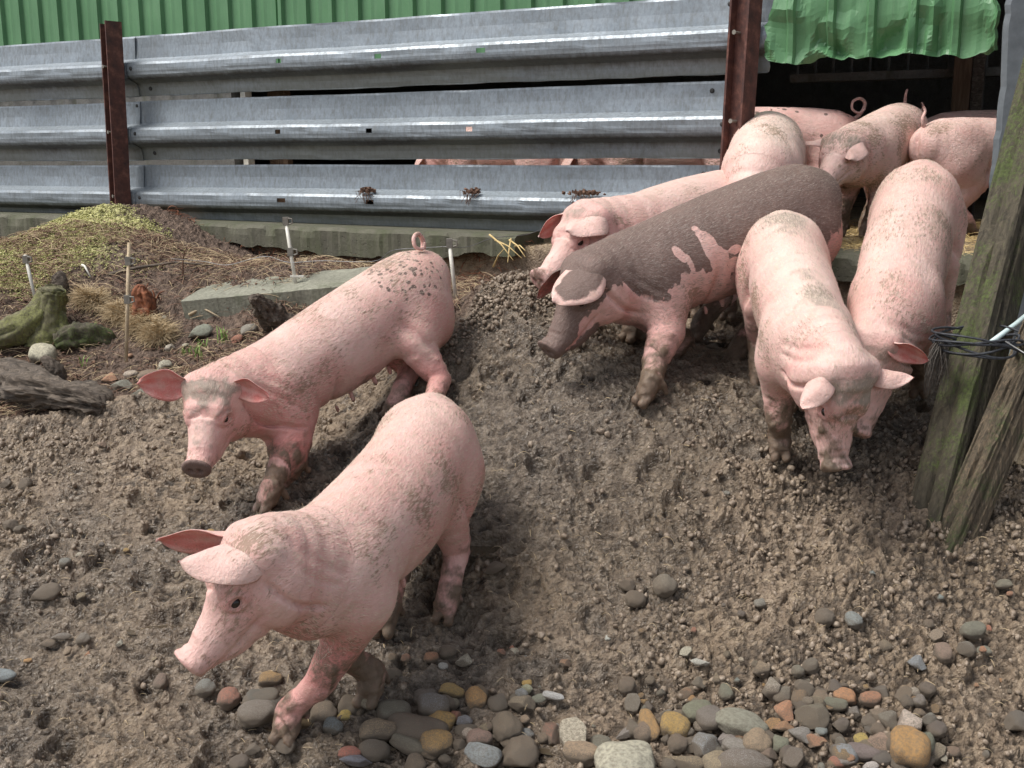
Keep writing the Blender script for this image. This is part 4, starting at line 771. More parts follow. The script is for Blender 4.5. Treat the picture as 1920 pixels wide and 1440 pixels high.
# ------------------------------------------------------------------ steel rails and posts
RH = .356; PITCH = .385
PROF = [(0, 0, .05, .0), (.003, -.03, .15, .0), (.005, -.20, .2, .05), (.012, -.375, .3, .1), (.050, -.425, .0, .0), (.088, -.458, .0, .0), (.096, -.50, .0, .0), (.096, -.60, .05, .0), (.092, -.665, .25, .1), (.075, -.72, .85, .3), (.04, -.755, .95, .6), (.014, -.79, .75, .7), (.006, -.87, .25, .8), (.0, -.985, .3, .85), (.004, -1.0, .6, .9)]
def rail(t0, t1, ztop, off, label, slots=(), sag=0., seed=0, torn=0.):
    n = max(8, int((t1-t0)/.06)); ts = list(np.linspace(t0, t1, n))
    for s in slots: ts += [s-.032, s+.032]
    ts = np.array(sorted(ts)); ts = ts[np.r_[True, np.diff(ts) > .002]]; prof = np.array(PROF); pr = []
    for a, b in zip(prof[:-1], prof[1:]):
        k = 3 if abs(a[0]-.096) < 1e-6 and abs(b[0]-.096) < 1e-6 else 2
        for j in range(k): pr.append(a+(b-a)*j/k)
    pr.append(prof[-1]); pr = np.array(pr); T, K = np.meshgrid(ts, np.arange(len(pr)), indexing='ij'); O = pr[K, 0]+off+.003*vn2(T*1.3, K*.12+seed, 30)+.0025*vn2(T*9, K*.5+seed, 31)
    Z = ztop+pr[K, 1]*RH+sag*(T-t0)+.002*vn2(T*1.7, seed+T*0, 32)+.003*vn2(T*8, seed+T*0, 33)*np.where(K > len(pr)-3, 1, .2)
    if torn: T = np.where(T > t1-1e-6, T-torn*(.5+.5*vn2(K*.35, K*0+seed, 4)), T)
    st = np.clip(pr[K, 2]+.0*T, 0, 1); ms = np.clip(pr[K, 3]+.35*vn2(T*2, K*.2, 35), 0, 1)
    X = P_L[0]+FD[0]*T+FN[0]*O; Y = P_L[1]+FD[1]*T+FN[1]*O; V = np.stack([X, Y, Z], -1).reshape(-1, 3); V2 = V-np.array([FN[0], FN[1], 0])*.004
    nt_, nk = T.shape; ii = np.arange(nt_*nk).reshape(nt_, nk); F = np.stack([ii[:-1, :-1], ii[1:, :-1], ii[1:, 1:], ii[:-1, 1:]], -1)
    keep = np.ones(F.shape[:2], bool); kk = [i for i in range(nk-1) if abs(pr[i, 0]-.096) < 1e-6 and abs(pr[i+1, 0]-.096) < 1e-6]
    for s in slots:
        j = int(np.argmin(abs((ts[:-1]+ts[1:])/2-s))); keep[j, kk[1]] = False; keep[j, kk[2]] = False
    F = F[keep]; m = nt_*nk; rim = [(ii[i, 0], ii[i, 0]+m, ii[i+1, 0]+m, ii[i+1, 0]) for i in range(nt_-1)]+[(ii[i, -1], ii[i+1, -1], ii[i+1, -1]+m, ii[i, -1]+m) for i in range(nt_-1)]+[(ii[-1, k], ii[-1, k]+m, ii[-1, k+1]+m, ii[-1, k+1]) for k in range(nk-1)]+[(ii[0, k], ii[0, k+1], ii[0, k+1]+m, ii[0, k]+m) for k in range(nk-1)]
    pf = np.stack([st, ms, 0*st, 0*st+1], -1).reshape(-1, 4); F = np.concatenate([F, F[:, ::-1]+m, np.array(rim)])
    o = link('guard_rail', mesh_np('guard_rail', np.concatenate([V, V2]), F, False, {'pf': ('FLOAT_COLOR', np.concatenate([pf, pf]))}), MAT['galv'])
    tag(o, label, 'rail', 'galvanised steel rails of the fence')
    # bolt heads near the ends
    for t, z in ((t0+.10, -.08), (t0+.16, -.56), (t0+.22, -.88), (t1-.12, -.56), (t1-.2, -.12), (t1-.15, -.9)):
        if not (-.1 < t < FLEN+.3): continue
        oo = np.interp(-z, -prof[:, 1], prof[:, 0])+off; c = Vector(tuple(along(t, oo, ztop+z*RH))); b = MB(); nv = Vector((FN[0], FN[1], 0)); b.tube([c-nv*.004, c+nv*.003, c+nv*.007], [.012, .012, .006], 8); b.build('bolt', MAT['dark'], o)
    return o
def ft(px, z=1.7):                                        # position along the fence under a pixel column
    u = (px-960)/FOC; A = np.array([[FD[0], -u], [FD[1], -1/ct]]); t, d = np.linalg.solve(A, np.array([-P_L[0], (z-CAM_H)*st_/ct-P_L[1]])); return t
nm = ['top', 'middle', 'bottom']
for i in range(3):
    zt = 1.497+PITCH*(2-i); sl_ = [ft(p) for p in [(550, 725, 915), (536, 705, 890), (540, 705, 0)][i] if p]
    rail(ft(238), ft([1440, 1412, 1400][i]), zt, -.005, 'long %s steel rail between the two rusty posts' % nm[i], sl_, seed=i*3, torn=.03)
    rail(-4.5, ft(266), zt-.004, -.001-.006 if 0 else .003, 'left %s steel rail running out of view past the left post' % nm[i], (), seed=i*3+20)
    # splice: the left rail overlaps the long one
def steel_post(px, z0, z1, label, ang, lean=0., w=.10):
    t = ft(px); p = along(t, .135, 0); m = MB(); a = math.atan2(FD[1], FD[0])+ang; c, s = math.cos(a), math.sin(a)
    def bar(x0, x1, y0, y1, top=None):
        zz = np.linspace(z0, top or z1, 9); V = []
        for z in zz:
            for x, y in ((x0, y0), (x1, y0), (x1, y1), (x0, y1)): x_ = x+lean*(z-z0)+.0015*math.sin(z*31+x*50); V.append((x_*c-y*s, x_*s+y*c, z-z0))
        F = [(i*4+j, i*4+(j+1) % 4, i*4+4+(j+1) % 4, i*4+4+j) for i in range(8) for j in range(4)]+[(0, 3, 2, 1), (32, 33, 34, 35)]; m.add(V, F)
    bar(-w/2, -w/2+.010, -.05, .05, z1-.012); bar(w/2-.010, w/2, -.05, .05); bar(-w/2+.010, w/2-.010, -.005, .005, z1-.03)
    o = m.build('steel_post', MAT['rust'], None, False, (p[0], p[1], z0)); tag(o, label, 'post')
    for k in (0, 1, 2):
        b = MB(); zc = 1.497+PITCH*k-.19-z0; y = -.052; b.tube([(w*.2*c-y*s*-1*0-0, 0, 0), (0, 0, .001)], .001, 3); b = MB(); d = Vector((s, -c, 0)); q = Vector((w*.1*c+.0*s, w*.1*s, zc)); b.tube([q+d*.004, q+d*.045, q+d*.05], [.006, .006, .011], 8); b.build('bolt', MAT['clip'], o)
    return o
steel_post(247, 1.18, 2.335, 'rusty steel post at the left, rising from the mossy mound', -.35, .04, .085)
steel_post(1392, 1.10, 2.80, 'rusty steel post by the doorway with its foot behind the cream-backed pig', -.35, .03, .105)
t = ft(1400); p = along(t, .03, 0); m = MB(); m.box((0, 0, .65), (.035, .03, 1.3)); tag(m.build('wooden_batten', MAT['plank'], loc=(p[0], p[1], .9)), 'narrow pale batten fixed beside the right rusty post', 'batten')
# galvanised sheet by the right edge
pg = [flat(p_, 4.72, 1.8) for p_ in (1872, 2150)]; n = 46; V = []; mm = MB()
for i in range(n+1):
    z = 1.0+1.75*i/n; e = .004*float(vn2(z*6, 0, 3))+.003*float(vn2(z*23, 0, 4)); a = pg[0]+(pg[1]-pg[0])*(e+.0); V += [(a[0]+e, a[1], z), (a[0]+e+.02, a[1]-.012, z), (a[0]*.5+pg[1][0]*.5, a[1]-.008, z), (pg[1][0], pg[1][1], z)]
k = len(V); V2 = [(x, y+.004, z) for x, y, z in V]; F = [(i*4+j, i*4+j+1, i*4+5+j, i*4+4+j) for i in range(n) for j in range(3)]; F2 = [tuple(q+k for q in f[::-1]) for f in F]+[(i*4, i*4+4, i*4+4+k, i*4+k) for i in range(n)]
mm.add(V+V2, F+F2); tag(mm.build('metal_sheet', MAT['dull'], smooth=False), 'upright galvanised sheet with a torn edge, behind the leaning mossy post', 'metal sheet')

# ------------------------------------------------------------------ concrete edging
def kerb(t0, t1, z, hgt, label, name='concrete_kerb', over=.05, mat='conc', tilt=0.):
    n = max(10, int((t1-t0)/.018)); ts = np.linspace(t0, t1, n); V = []
    for t in ts:
        j = .007*float(vn2(t*9, 1, 41))+.008*float(vn2(t*40, 1, 42)); r = .022*float(vn2(t*3, 2, 43))+.016*float(vn2(t*21, 2, 44)); ch = .014*max(0, float(vn2(t*11, 3, 45))); zz = z+tilt*(t-t0)
        for o_, h_ in ((-.05, zz-hgt), (-.05, zz), (LEDGE+over-.03+j*.3, zz-.004), (LEDGE+over+j*.5-ch, zz-.02-ch), (LEDGE+over+j*.6, zz-hgt*.5), (LEDGE+over+j*.4, zz-hgt-r), (LEDGE-.05, zz-hgt-r*.8)): V.append(tuple(along(t, o_, h_)))
    F = [(i*7+j, i*7+7+j, i*7+7+(j+1) % 7, i*7+(j+1) % 7) for i in range(n-1) for j in range(7)]+[tuple(range(7)), tuple(range((n-1)*7, n*7))[::-1]]
    m = MB(); m.add(V, F); o = m.build(name, MAT[mat], smooth=False); tag(o, label, 'kerb', 'broken concrete kerb under the rails'); return o
kerb(ft(372, 1.2), ft(1012, 1.2), 1.172, .12, 'long broken concrete kerb stained green, under the rails right of the mossy mound', tilt=-.006)
kerb(ft(-420, 1.2), ft(186, 1.2), 1.185, .15, 'mossy concrete kerb under the rails at the far left')
k = kerb(ft(1385, 1.2), ft(2000, 1.2), 1.118, .10, 'muddy concrete doorstep edge between the pigs', 'doorstep', .02)
# loose slab
def slab(A, B, wd, th, label, mat='slab', name='concrete_slab', back=1):
    A = Vector(A); B = Vector(B); d = (B-A); L = d.length; d.normalize(); bk = Vector((-d.y, d.x, .22)).normalized()*back; up = d.cross(bk)
    if up.z < 0: up = -up
    n = 40; V = []
    for i in range(n+1):
        t = i/n; j = [.004*float(vn2(t*20+k_, k_, 50)) for k_ in range(4)]; P = A+d*L*t
        for q in (P-up*th+bk*j[0], P+bk*(.004+j[1]), P+bk*.012+up*(.003), P+bk*wd+up*j[2], P+bk*(wd)-up*th): V.append(tuple(q))
    F = [(i*5+j, i*5+5+j, i*5+5+(j+1) % 5, i*5+(j+1) % 5) for i in range(n) for j in range(5)]+[tuple(range(5)), tuple(range(n*5, n*5+5))[::-1]]
    m = MB(); m.add(V, F); o = m.build(name, MAT[mat]); tag(o, label, 'slab'); return o
slab(at(338, 566, 4.78), at(690, 533, 4.55), .27, .15, 'flat grey concrete slab lying in the litter behind the freckled pig')

# ------------------------------------------------------------------ leaning posts, twine
def beam(pts, w, h, rz, mat, label, name, cat, jag=.004, cap=1):
    """square post through the points, its sides turned by rz about its own axis"""
    pts = [Vector(p) for p in pts]; n = 44; V = []; A, B = pts[0], pts[-1]; ax = (B-A).normalized(); ref = Vector((1, 0, 0)); ref = (ref-ax*ref.dot(ax)).normalized(); b = ax.cross(ref); L = (B-A).length
    ref, b = ref*math.cos(rz)+b*math.sin(rz), -ref*math.sin(rz)+b*math.cos(rz); nc = 48
    for i in range(n+1):
        P = A+ax*L*i/n
        for k in range(nc):
            q = k/nc*4; s_ = int(q); f = q-s_; f = f*2-1; x, y = [(f, -1), (1, f), (-f, 1), (-1, -f)][s_]; rr = 1-.05*(abs(x*y))**3
            g_ = jag*(float(vn2(i*.35+k*1.3, k*.4, 61))+.6*float(vn2(k*.6, i*.05, 62))); cr = sum(-.016*math.exp(-((k-kc+1.2*math.sin(i*.09+kc))/.8)**2) for kc in (5, 16, 29, 41)); x *= 1+cr*2/w; y *= 1+cr*2/h
            V.append(tuple(P+ref*(x*w/2*rr+g_+cr*0)+b*(y*h/2*rr+g_*.7)))
    F = [(i*nc+j, i*nc+(j+1) % nc, (i+1)*nc+(j+1) % nc, (i+1)*nc+j) for i in range(n) for j in range(nc)]+[tuple(range(nc))[::-1], tuple(range(n*nc, n*nc+nc))]
    me = MB(); me.add([Vector(v)-A for v in V], F); o = me.build(name, MAT[mat], None, False, tuple(A)); tag(o, label, cat); return o
b1 = hit(1768, 935); g1 = ground(b1[0], b1[1]); dB = 3.12
def ext(a, b, k): a, b = np.array(a), np.array(b); return [a-(b-a)/np.linalg.norm(b-a)*k, b]
post1 = beam(ext(hit(1768, 925), at(1985, 60, 3.6), .35), .14, .125, .62, 'post', 'leaning square timber post green with moss, bound with black twine', 'wooden_post', 'post')
post2 = beam(ext(hit(1800, 945)-np.array([0, .06, 0]), at(2040, 420, 3.3), .35), .105, .085, .5, 'post2', 'split weathered timber stake leaning in front of the mossy post', 'wooden_stake', 'post', .006)
# a long drying crack along the mossy post
m = MB()
tw = empty('binding_twine', tuple(at(1840, 645, 3.2))); tag(tw, 'black twine looped round the leaning mossy post with a frayed tuft hanging', 'twine'); rr_ = random.Random(3)
cen = Vector(at(1832, 642, 3.27)); 
for k in range(7):
    pts = []
    for i in range(29):
        a = i/28*2*math.pi; pts.append(cen+Vector((math.cos(a)*(.105+.012*k*.5), math.sin(a)*(.11), .012*math.sin(a*1+k)+.018*math.cos(a)*(-1 if k % 2 else .6)+.006*(k-3)+.01*math.sin(2*a+k))))
    m = MB(); m.tube(pts, .0035+.001*rr_.random(), 6); par(m.build('loop', MAT['twine'], smooth=True), tw)
m = MB(); root = cen+Vector((-.112, -.02, .01))
for k in range(46):
    x = rr_.uniform(-.045, .012); y = rr_.uniform(-.02, .02); L = rr_.uniform(.10, .20); ph = rr_.uniform(0, 6); pts = [root+Vector((x*min(1, i/3)+.006*math.sin(i*.9+ph), y*min(1, i/3), -L*i/8+.012*min(i, 1))) for i in range(9)]
    m.tube(pts, [.0022-.0002*i for i in range(9)], 4)
par(m.build('frayed_ends', MAT['fray'], smooth=True), tw)
# pale pipe, strap, plank at the right edge
m = MB(); a, b = Vector(at(1858, 642, 3.28)), Vector(at(2010, 520, 3.5)); m.tube([a, a.lerp(b, .3)+Vector((0, 0, -.006)), b], .0085, 10); tag(m.build('plastic_pipe', MAT['pipe'], smooth=True), 'thin pale blue pipe poking between the two leaning timbers', 'pipe')
m = MB(); m.box((0, 0, 0), (.035, .012, .75)); o = m.build('metal_strut', MAT['pipe'], loc=tuple(at(1906, 520, 3.9)), rot=(0, .06, 0)); tag(o, 'pale upright metal strut behind the leaning timbers at the right edge', 'strut')
m = MB(); m.box((0, 0, 0), (.26, .02, .9)); o = m.build('metal_gate_panel', MAT['dull'], loc=tuple(at(1965, 480, 4.3)), rot=(0, 0, .2)); tag(o, 'grey galvanised gate panel beyond the pale strut', 'gate panel')
o = beam([at(1905, 870, 3.45), at(1990, 640, 3.7)], .11, .03, .1, 'plank', 'pale fresh-sawn board leaning at the right edge', 'wooden_board', 'board')
m = MB(); a, b = Vector(at(1885, 640, 3.1)), Vector(at(2000, 700, 3.0)); m.tube([a, a.lerp(b, .5)+Vector((0, 0, -.008)), b], .0022, 6); tag(m.build('wire', MAT['wire'], smooth=True), 'thin steel wire running right from the twine binding', 'wire')
# ------------------------------------------------------------------ stumps and driftwood
def gnarl(path, radii, name, label, cat, mat, nseg=90, nring=40, ridge=.25, twist=2., seed=0, flat_=1., parent=None):
    path = [np.array(p, float) for p in path]; P_ = [path[0]]+path+[path[-1]]; cr = []; rr = []
    R_ = [radii[0]]+list(radii)+[radii[-1]]; per = nseg//(len(path)-1)
    for a in range(len(P_)-3):
        for t in np.linspace(0, 1, per+1)[:-1]:
            A, B, C_, D_ = P_[a:a+4]; cr.append(.5*((2*B)+(-A+C_)*t+(2*A-5*B+4*C_-D_)*t*t+(-A+3*B-3*C_+D_)*t**3)); rr.append(R_[a+1]*(1-t)+R_[a+2]*t)
    cr.append(path[-1]); rr.append(radii[-1]); n = len(cr); o0 = path[0]; V = []; ref = None
    for i in range(n):
        d = cr[min(i+1, n-1)]-cr[max(i-1, 0)]; d /= np.linalg.norm(d)+1e-9
        if ref is None: ref = np.cross(d, [0, 0, 1.]) if abs(d[2]) < .9 else np.array([1., 0, 0])
        ref = ref-d*(ref@d); ref /= np.linalg.norm(ref); b = np.cross(d, ref)
        for k in range(nring):
            a = 2*math.pi*k/nring; q = a+twist*i/n; v_ = float(vn3(math.cos(q)*2.6, math.sin(q)*2.6, i*.04+seed, seed+1)); v2 = float(vn3(math.cos(q)*7, math.sin(q)*7, i*.07+seed, seed+2)); v3 = float(vn3(math.cos(a)*3, math.sin(a)*3, i*.3, seed+3))
            r = rr[i]*(1+ridge*v_+ridge*.55*(1-2*abs(v2))+.05*v3+ridge*.35*(1-2*abs(float(vn3(math.cos(q)*13, math.sin(q)*13, i*.05+seed, seed+6))))); V.append(cr[i]+ref*math.cos(a)*r+b*math.sin(a)*r*flat_-o0)
    F = [(i*nring+j, i*nring+(j+1) % nring, (i+1)*nring+(j+1) % nring, (i+1)*nring+j) for i in range(n-1) for j in range(nring)]+[tuple(range(nring))[::-1], tuple(range((n-1)*nring, n*nring))]
    m = MB(); m.add(V, F); o = m.build(name, MAT[mat], None, True, tuple(o0))
    if parent: par(o, parent)
    elif label: tag(o, label, cat)
    return o
def g_at(px, py, dz=0.): p = hit(px, py); return np.array([p[0], p[1], ground(p[0], p[1])+dz])
# mossy stump with roots sweeping to the left
s0 = g_at(88, 640, 0); stump = empty('tree_stump', tuple(s0)); tag(stump, 'bright mossy stump with a flared root at the left edge', 'stump')
gnarl([s0+[.0, .02, -.03], s0+[-.005, .04, .10], s0+[.015, .06, .20], s0+[.02, .06, .225]], [.095, .065, .06, .045], 'stump_body', None, None, 'stump', 60, 36, .22, .8, 3, parent=stump)
gnarl([s0+[-.02, .03, .12], s0+[-.11, -.03, .05], s0+[-.24, -.07, .01], s0+[-.40, -.10, -.02]], [.06, .062, .05, .02], 'root', None, None, 'stump', 60, 28, .25, .8, 5, parent=stump)
gnarl([s0+[.03, .05, .10], s0+[.07, .01, .03], s0+[.11, .0, -.02]], [.04, .035, .02], 'root', None, None, 'stump', 40, 24, .25, .8, 6, parent=stump)
r0 = g_at(140, 655, 0); gnarl([r0+[-.08, 0, .02], r0+[.0, .02, .05], r0+[.09, .03, .045], r0+[.17, .05, .0]], [.03, .05, .045, .02], 'mossy_root_lump', 'dark mossy root lump on the ground right of the bright mossy stump', 'root', 'post', 60, 30, .45, .6, 9)
r1 = g_at(112, 560, 0); gnarl([r1+[0, .02, -.03], r1+[.0, .02, .08], r1+[-.02, .02, .11]], [.035, .03, .02], 'small_stump', 'small dark cut stump standing behind the bright mossy stump', 'stump', 'drift', 30, 22, .3, .6, 19)
# big grey driftwood at the left edge
L0 = g_at(-60, 750, 0); L1 = g_at(190, 768, 0)
gnarl([L0+[-.1, .12, .05], L0+[.1, .10, .06], (L0+L1)/2+[0, .05, .045], L1+[-.08, .03, .03], L1+[.02, .0, .0]], [.075, .085, .08, .055, .02], 'driftwood_log', 'long furrowed grey driftwood log lying behind the mud rim at the left edge', 'log', 'drift', 140, 72, .5, 1.2, 12, .75)
a = g_at(90, 755, 0); gnarl([a+[-.03, .08, .04], a+[.02, .06, .10], a+[.0, .05, .15], a+[-.03, .05, .18]], [.05, .035, .022, .008], 'driftwood_snag', 'upright grey snag sticking up from the furrowed driftwood', 'log', 'drift', 40, 24, .4, 1., 14)
a = g_at(165, 762, 0); gnarl([a+[-.14, .10, .05], a+[-.03, .06, .055], a+[.06, .0, .03], a+[.09, -.02, .0]], [.02, .042, .04, .02], 'driftwood_branch', 'short brown driftwood piece at the right end of the furrowed log', 'log', 'drift', 50, 28, .45, 1.2, 16, .6)
a = at(470, 558, 4.42); b_ = g_at(525, 612, .0)
gnarl([a, a*.7+b_*.3+[.0, .0, .015], a*.35+b_*.65, b_+[.05, 0, -.01]], [.012, .026, .042, .035], 'twisted_root', 'twisted black-grey root leaning against the concrete slab', 'root', 'drift', 70, 44, .6, .7, 21)
# rotten red wood chunk
rw = empty('rotten_wood', tuple(g_at(265, 590))); tag(rw, 'crumbling rust-red rotten wood behind the wooden fence stake', 'rotten wood')
a = g_at(268, 598, -.01); gnarl([a, a+[.005, .01, .06], a+[-.005, .01, .12], a+[.0, .01, .155]], [.042, .038, .030, .012], 'rotten_core', None, None, 'red', 50, 40, .5, .3, 30, parent=rw)
for k in range(12):
    a = g_at(random.uniform(248, 292), random.uniform(560, 600), 0); q = np.array([random.uniform(-.07, .07), random.uniform(-.03, .02), random.uniform(.03, .10)]); m = MB(); m.tube([a+[0, 0, -.01], a+q*.5+[0, 0, .01], a+q], [.005, .004, .002], 5); par(m.build('splinter', MAT['red']), rw)
# litter sticks
def stick(pts, r, mat, name, label, cat, group=None, n=6):
    o0 = Vector(pts[0]); m = MB(); m.tube([Vector(p)-o0 for p in pts], [r*(1-.6*i/(len(pts)-1)) for i in range(len(pts))], n); o = m.build(name, MAT[mat], smooth=True, loc=tuple(o0)); tag(o, label, cat, group); return o
stick([g_at(205, 519, .01), g_at(260, 512, .02), g_at(330, 505, .03), g_at(400, 503, .01)], .010, 'drift', 'dead_branch', 'long pale dead branch lying across the litter above the red rotten wood', 'branch')
stick([g_at(343, 520, .0), g_at(344, 515, .05), at(346, 470, 5.0)], .006, 'bark', 'upright_twig', 'thin dark twig standing upright in the litter right of the mossy mound', 'twig')
stick([g_at(155, 505, .01), g_at(160, 515, .04), g_at(170, 522, .0)], .008, 'white', 'curved_splinter', 'short curved white splinter lying on the mossy mound', 'splinter')
stick([g_at(355, 598, .01), g_at(380, 594, .03), g_at(412, 602, .01)], .008, 'plank', 'bark_strip', 'pale bark strip lying in front of the concrete slab', 'bark strip')
# ------------------------------------------------------------------ electric fence stakes and wire
def stake(px0, py0, px1, py1, d, label, clips, col='white', step=False):
    a, b = Vector(at(px0, py0, d)), Vector(at(px1, py1, d)); root = empty('fence_stake', tuple(b)); tag(root, label, 'fence stake', 'electric fence stakes in the litter')
    m = MB(); b2 = b+(b-a)*.12; m.tube([b2, a.lerp(b, .5), a], [.0075, .0085, .0075], 8); par(m.build('stake_rod', MAT[col], smooth=True), root)
    for t in clips:
        p = a.lerp(b, t); m = MB(); m.box(p, (.024, .026, .036)); m.tube([p+Vector((.012, -.01, .012)), p+Vector((.03, -.012, .010)), p+Vector((.032, -.012, -.008)), p+Vector((.016, -.01, -.014))], .004, 6); par(m.build('clip', MAT['clip']), root)
    if step: m = MB(); m.box(b+Vector((.01, 0, .012)), (.06, .012, .008)); par(m.build('foot_bar', MAT[col]), root)
    return root
stake(535, 410, 553, 523, 4.75, 'white fence stake with a foot bar, behind the concrete slab', (.04, .55), step=True)
stake(242, 455, 237, 655, 4.55, 'cream fence stake with two grey clips, in front of the red rotten wood', (.17, .53), 'plank')
stake(842, 450, 853, 546, 4.35, 'white fence stake right of the freckled pig, by the kerb', (.06,))
stake(47, 478, 66, 560, 5.0, 'short white fence stake leaning behind the mossy stump', (.1,))
def wire(pts, label, name='fence_wire'):
    P_ = [Vector(p) for p in pts]; P_ = [P_[0]]+P_+[P_[-1]]; cr = []
    for a in range(len(P_)-3):
        for t in np.linspace(0, 1, 7)[:-1]:
            A, B, C_, D_ = P_[a:a+4]; cr.append(.5*((2*B)+(-A+C_)*t+(2*A-5*B+4*C_-D_)*t*t+(-A+3*B-3*C_+D_)*t**3))
    cr.append(P_[-1]); m = MB(); m.tube(cr, .0015, 5); tag(m.build(name, MAT['wire'], smooth=True), label, 'wire')
wire([at(320, 485, 4.85), at(380, 490, 4.85), at(425, 497, 4.82), at(470, 486, 4.8), at(503, 481, 4.78), at(542, 492, 4.75), at(600, 489, 4.7), at(700, 490, 4.6), at(735, 470, 4.5), at(790, 465, 4.42), at(843, 462, 4.35)], 'slack grey wire strung between the white fence stakes')
wire([at(843, 464, 4.35), at(880, 462, 4.4), at(925, 446, 4.45), at(985, 440, 4.5), at(1030, 424, 4.55)], 'thin wire looping from the rightmost fence stake towards the flop-eared pig', 'loose_wire')
# yellow straws lying over the mud heap
for i, (a, b) in enumerate((((918, 440), (962, 488)), ((928, 450), (978, 484)), ((925, 500), (944, 468)), ((958, 448), (952, 492)), ((955, 450), (985, 482)), ((965, 462), (985, 470)))):
    A = Vector(at(*a, 4.42)); B = Vector(at(*b, 4.30)); stick([A, A.lerp(B, .5)+Vector((0, 0, .012)), B], .0042, 'straw', 'straw_stalk', 'yellow straw stalk in the little sheaf poking from the mud by the kerb', 'straw', 'yellow straws by the kerb')
for i, (a, b) in enumerate((((340, 735), (520, 560)),)): pass
# dirt and dead weeds caught on the bottom rail
for px, w_, lb in ((703, .045, 'small clot of dirt on the bottom rail, left of the other two'), (900, .035, 'reddish wisp of dead weed on the bottom rail, middle of the three'), (1108, .085, 'wide heap of dark dirt caught on the bottom rail above the flop-eared pig')):
    t = ft(px, 1.34); b0 = along(t, .085, 1.497-.405*RH); m = MB(); rr2 = random.Random(px)
    for k in range(60):
        c = Vector((b0[0], b0[1], b0[2]))+Vector((FD[0], FD[1], 0))*rr2.gauss(0, w_*.5)+Vector((0, 0, abs(rr2.gauss(0, .008))))+Vector((FN[0], FN[1], 0))*rr2.uniform(-.03, .012); s = rr2.uniform(.004, .010); m.box(c, (s*2, s*1.6, s), Matrix.Rotation(rr2.uniform(0, 3), 3, 'Z') @ Matrix.Rotation(rr2.uniform(0, 3), 3, 'X'), jit=.003)
    for k in range(14):
        c = Vector((b0[0], b0[1], b0[2]))+Vector((FD[0], FD[1], 0))*rr2.gauss(0, w_*.5)+Vector((FN[0], FN[1], 0))*.012; l = rr2.uniform(.02, .07); m.tube([c, c+Vector((FD[0]*rr2.uniform(-.03, .03)+FN[0]*.02, FD[1]*.0+FN[1]*.02, rr2.uniform(-.01, .02))), c+Vector((FD[0]*rr2.uniform(-.03, .03)+FN[0]*.022, FN[1]*.022, -l))], .0016, 4)
    tag(m.build('dirt_clump', MAT['bark'], smooth=False), lb, 'dirt clump')
# grass tufts
for i, (px, py, h_, lb) in enumerate(((378, 655, .05, 'grass tuft beside the flat pale stone'), (370, 675, .09, 'tallest grass tuft, below the flat pale stone'), (170, 640, .09, 'slim grass tuft beside the dark mossy root lump'), (158, 690, .07, 'sparse grass tuft right of the round white stone'), (420, 645, .08, 'fresh green grass tuft between the flat stone and the freckled pig'), (345, 668, .05, 'small grass tuft left of the tallest one'))):
    b0 = g_at(px, py); m = MB(); rr2 = random.Random(i)
    for k in range(16 if i != 3 else 7):
        a = rr2.uniform(0, 6.28); l = h_*rr2.uniform(.5, 1.1); w_ = .0022; o_ = Vector((rr2.gauss(0, .012), rr2.gauss(0, .012), 0)); dx = Vector((math.cos(a), math.sin(a), 0))*l*rr2.uniform(.2, .7); sd_ = Vector((-math.sin(a), math.cos(a), 0))*w_; p = [o_, o_+dx*.35+Vector((0, 0, l*.6)), o_+dx+Vector((0, 0, l*.85))]
        m.add([p[0]-sd_, p[0]+sd_, p[1]+sd_, p[1]-sd_, p[2]], [(0, 1, 2, 3), (3, 2, 4)])
    tag(m.build('grass_tuft', MAT['green'], loc=tuple(b0)), lb, 'grass tuft', 'grass tufts in the litter')

# ------------------------------------------------------------------ stones
def ico(sub):
    bm = bmesh.new(); bmesh.ops.create_icosphere(bm, subdivisions=sub, radius=1); V = np.array([v.co[:] for v in bm.verts]); F = np.array([[v.index for v in f.verts] for f in bm.faces]); bm.free(); return V, F
IV3, IF3 = ico(4); IV1, IF1 = ico(1); IV2, IF2 = ico(2)
def rockmesh(kind, seed):
    V = IV3.copy(); rs = np.random.default_rng(seed)
    if kind == 'round':
        V = np.sign(V)*np.abs(V)**rs.uniform(.72, 1.0); V = V*(1+.22*vn3(V[:, 0]*1.1+seed, V[:, 1]*1.1, V[:, 2]*1.1, 1)+.07*vn3(V[:, 0]*2.6+seed, V[:, 1]*3, V[:, 2]*3, 2)+.012*vn3(V[:, 0]*9+seed, V[:, 1]*9, V[:, 2]*9, 3))[:, None]
    else:
        for _ in range(11):
            n = rs.normal(size=3); n /= np.linalg.norm(n); d = rs.uniform(.50, .85); k = V@n-d; V = V-np.clip(k, 0, None)[:, None]*n*.96
        V = V*(1+.05*vn3(V[:, 0]*3+seed, V[:, 1]*3, V[:, 2]*3, 2)+.03*vn3(V[:, 0]*9+seed, V[:, 1]*9, V[:, 2]*9, 3))[:, None]
    V /= np.abs(V).max(0); me = mesh_np('stone', V, IF3, True); me.materials.append(MAT['stone']); return me
RM = {'round': [rockmesh('round', i) for i in range(9)], 'ang': [rockmesh('ang', 40+i) for i in range(8)]}
COL = {k: tuple(min(.7, c*1.45) for c in v) for k, v in dict(grey=(.25, .24, .205), dark=(.115, .10, .085), blue=(.235, .26, .27), white=(.55, .52, .45), ochre=(.42, .245, .085), tan=(.33, .25, .165), brown=(.20, .145, .10), red=(.38, .15, .10), pink=(.31, .20, .155), green=(.18, .185, .135), yellow=(.47, .34, .09), cream=(.50, .44, .33), purple=(.20, .165, .155), orange=(.42, .21, .11)).items()}
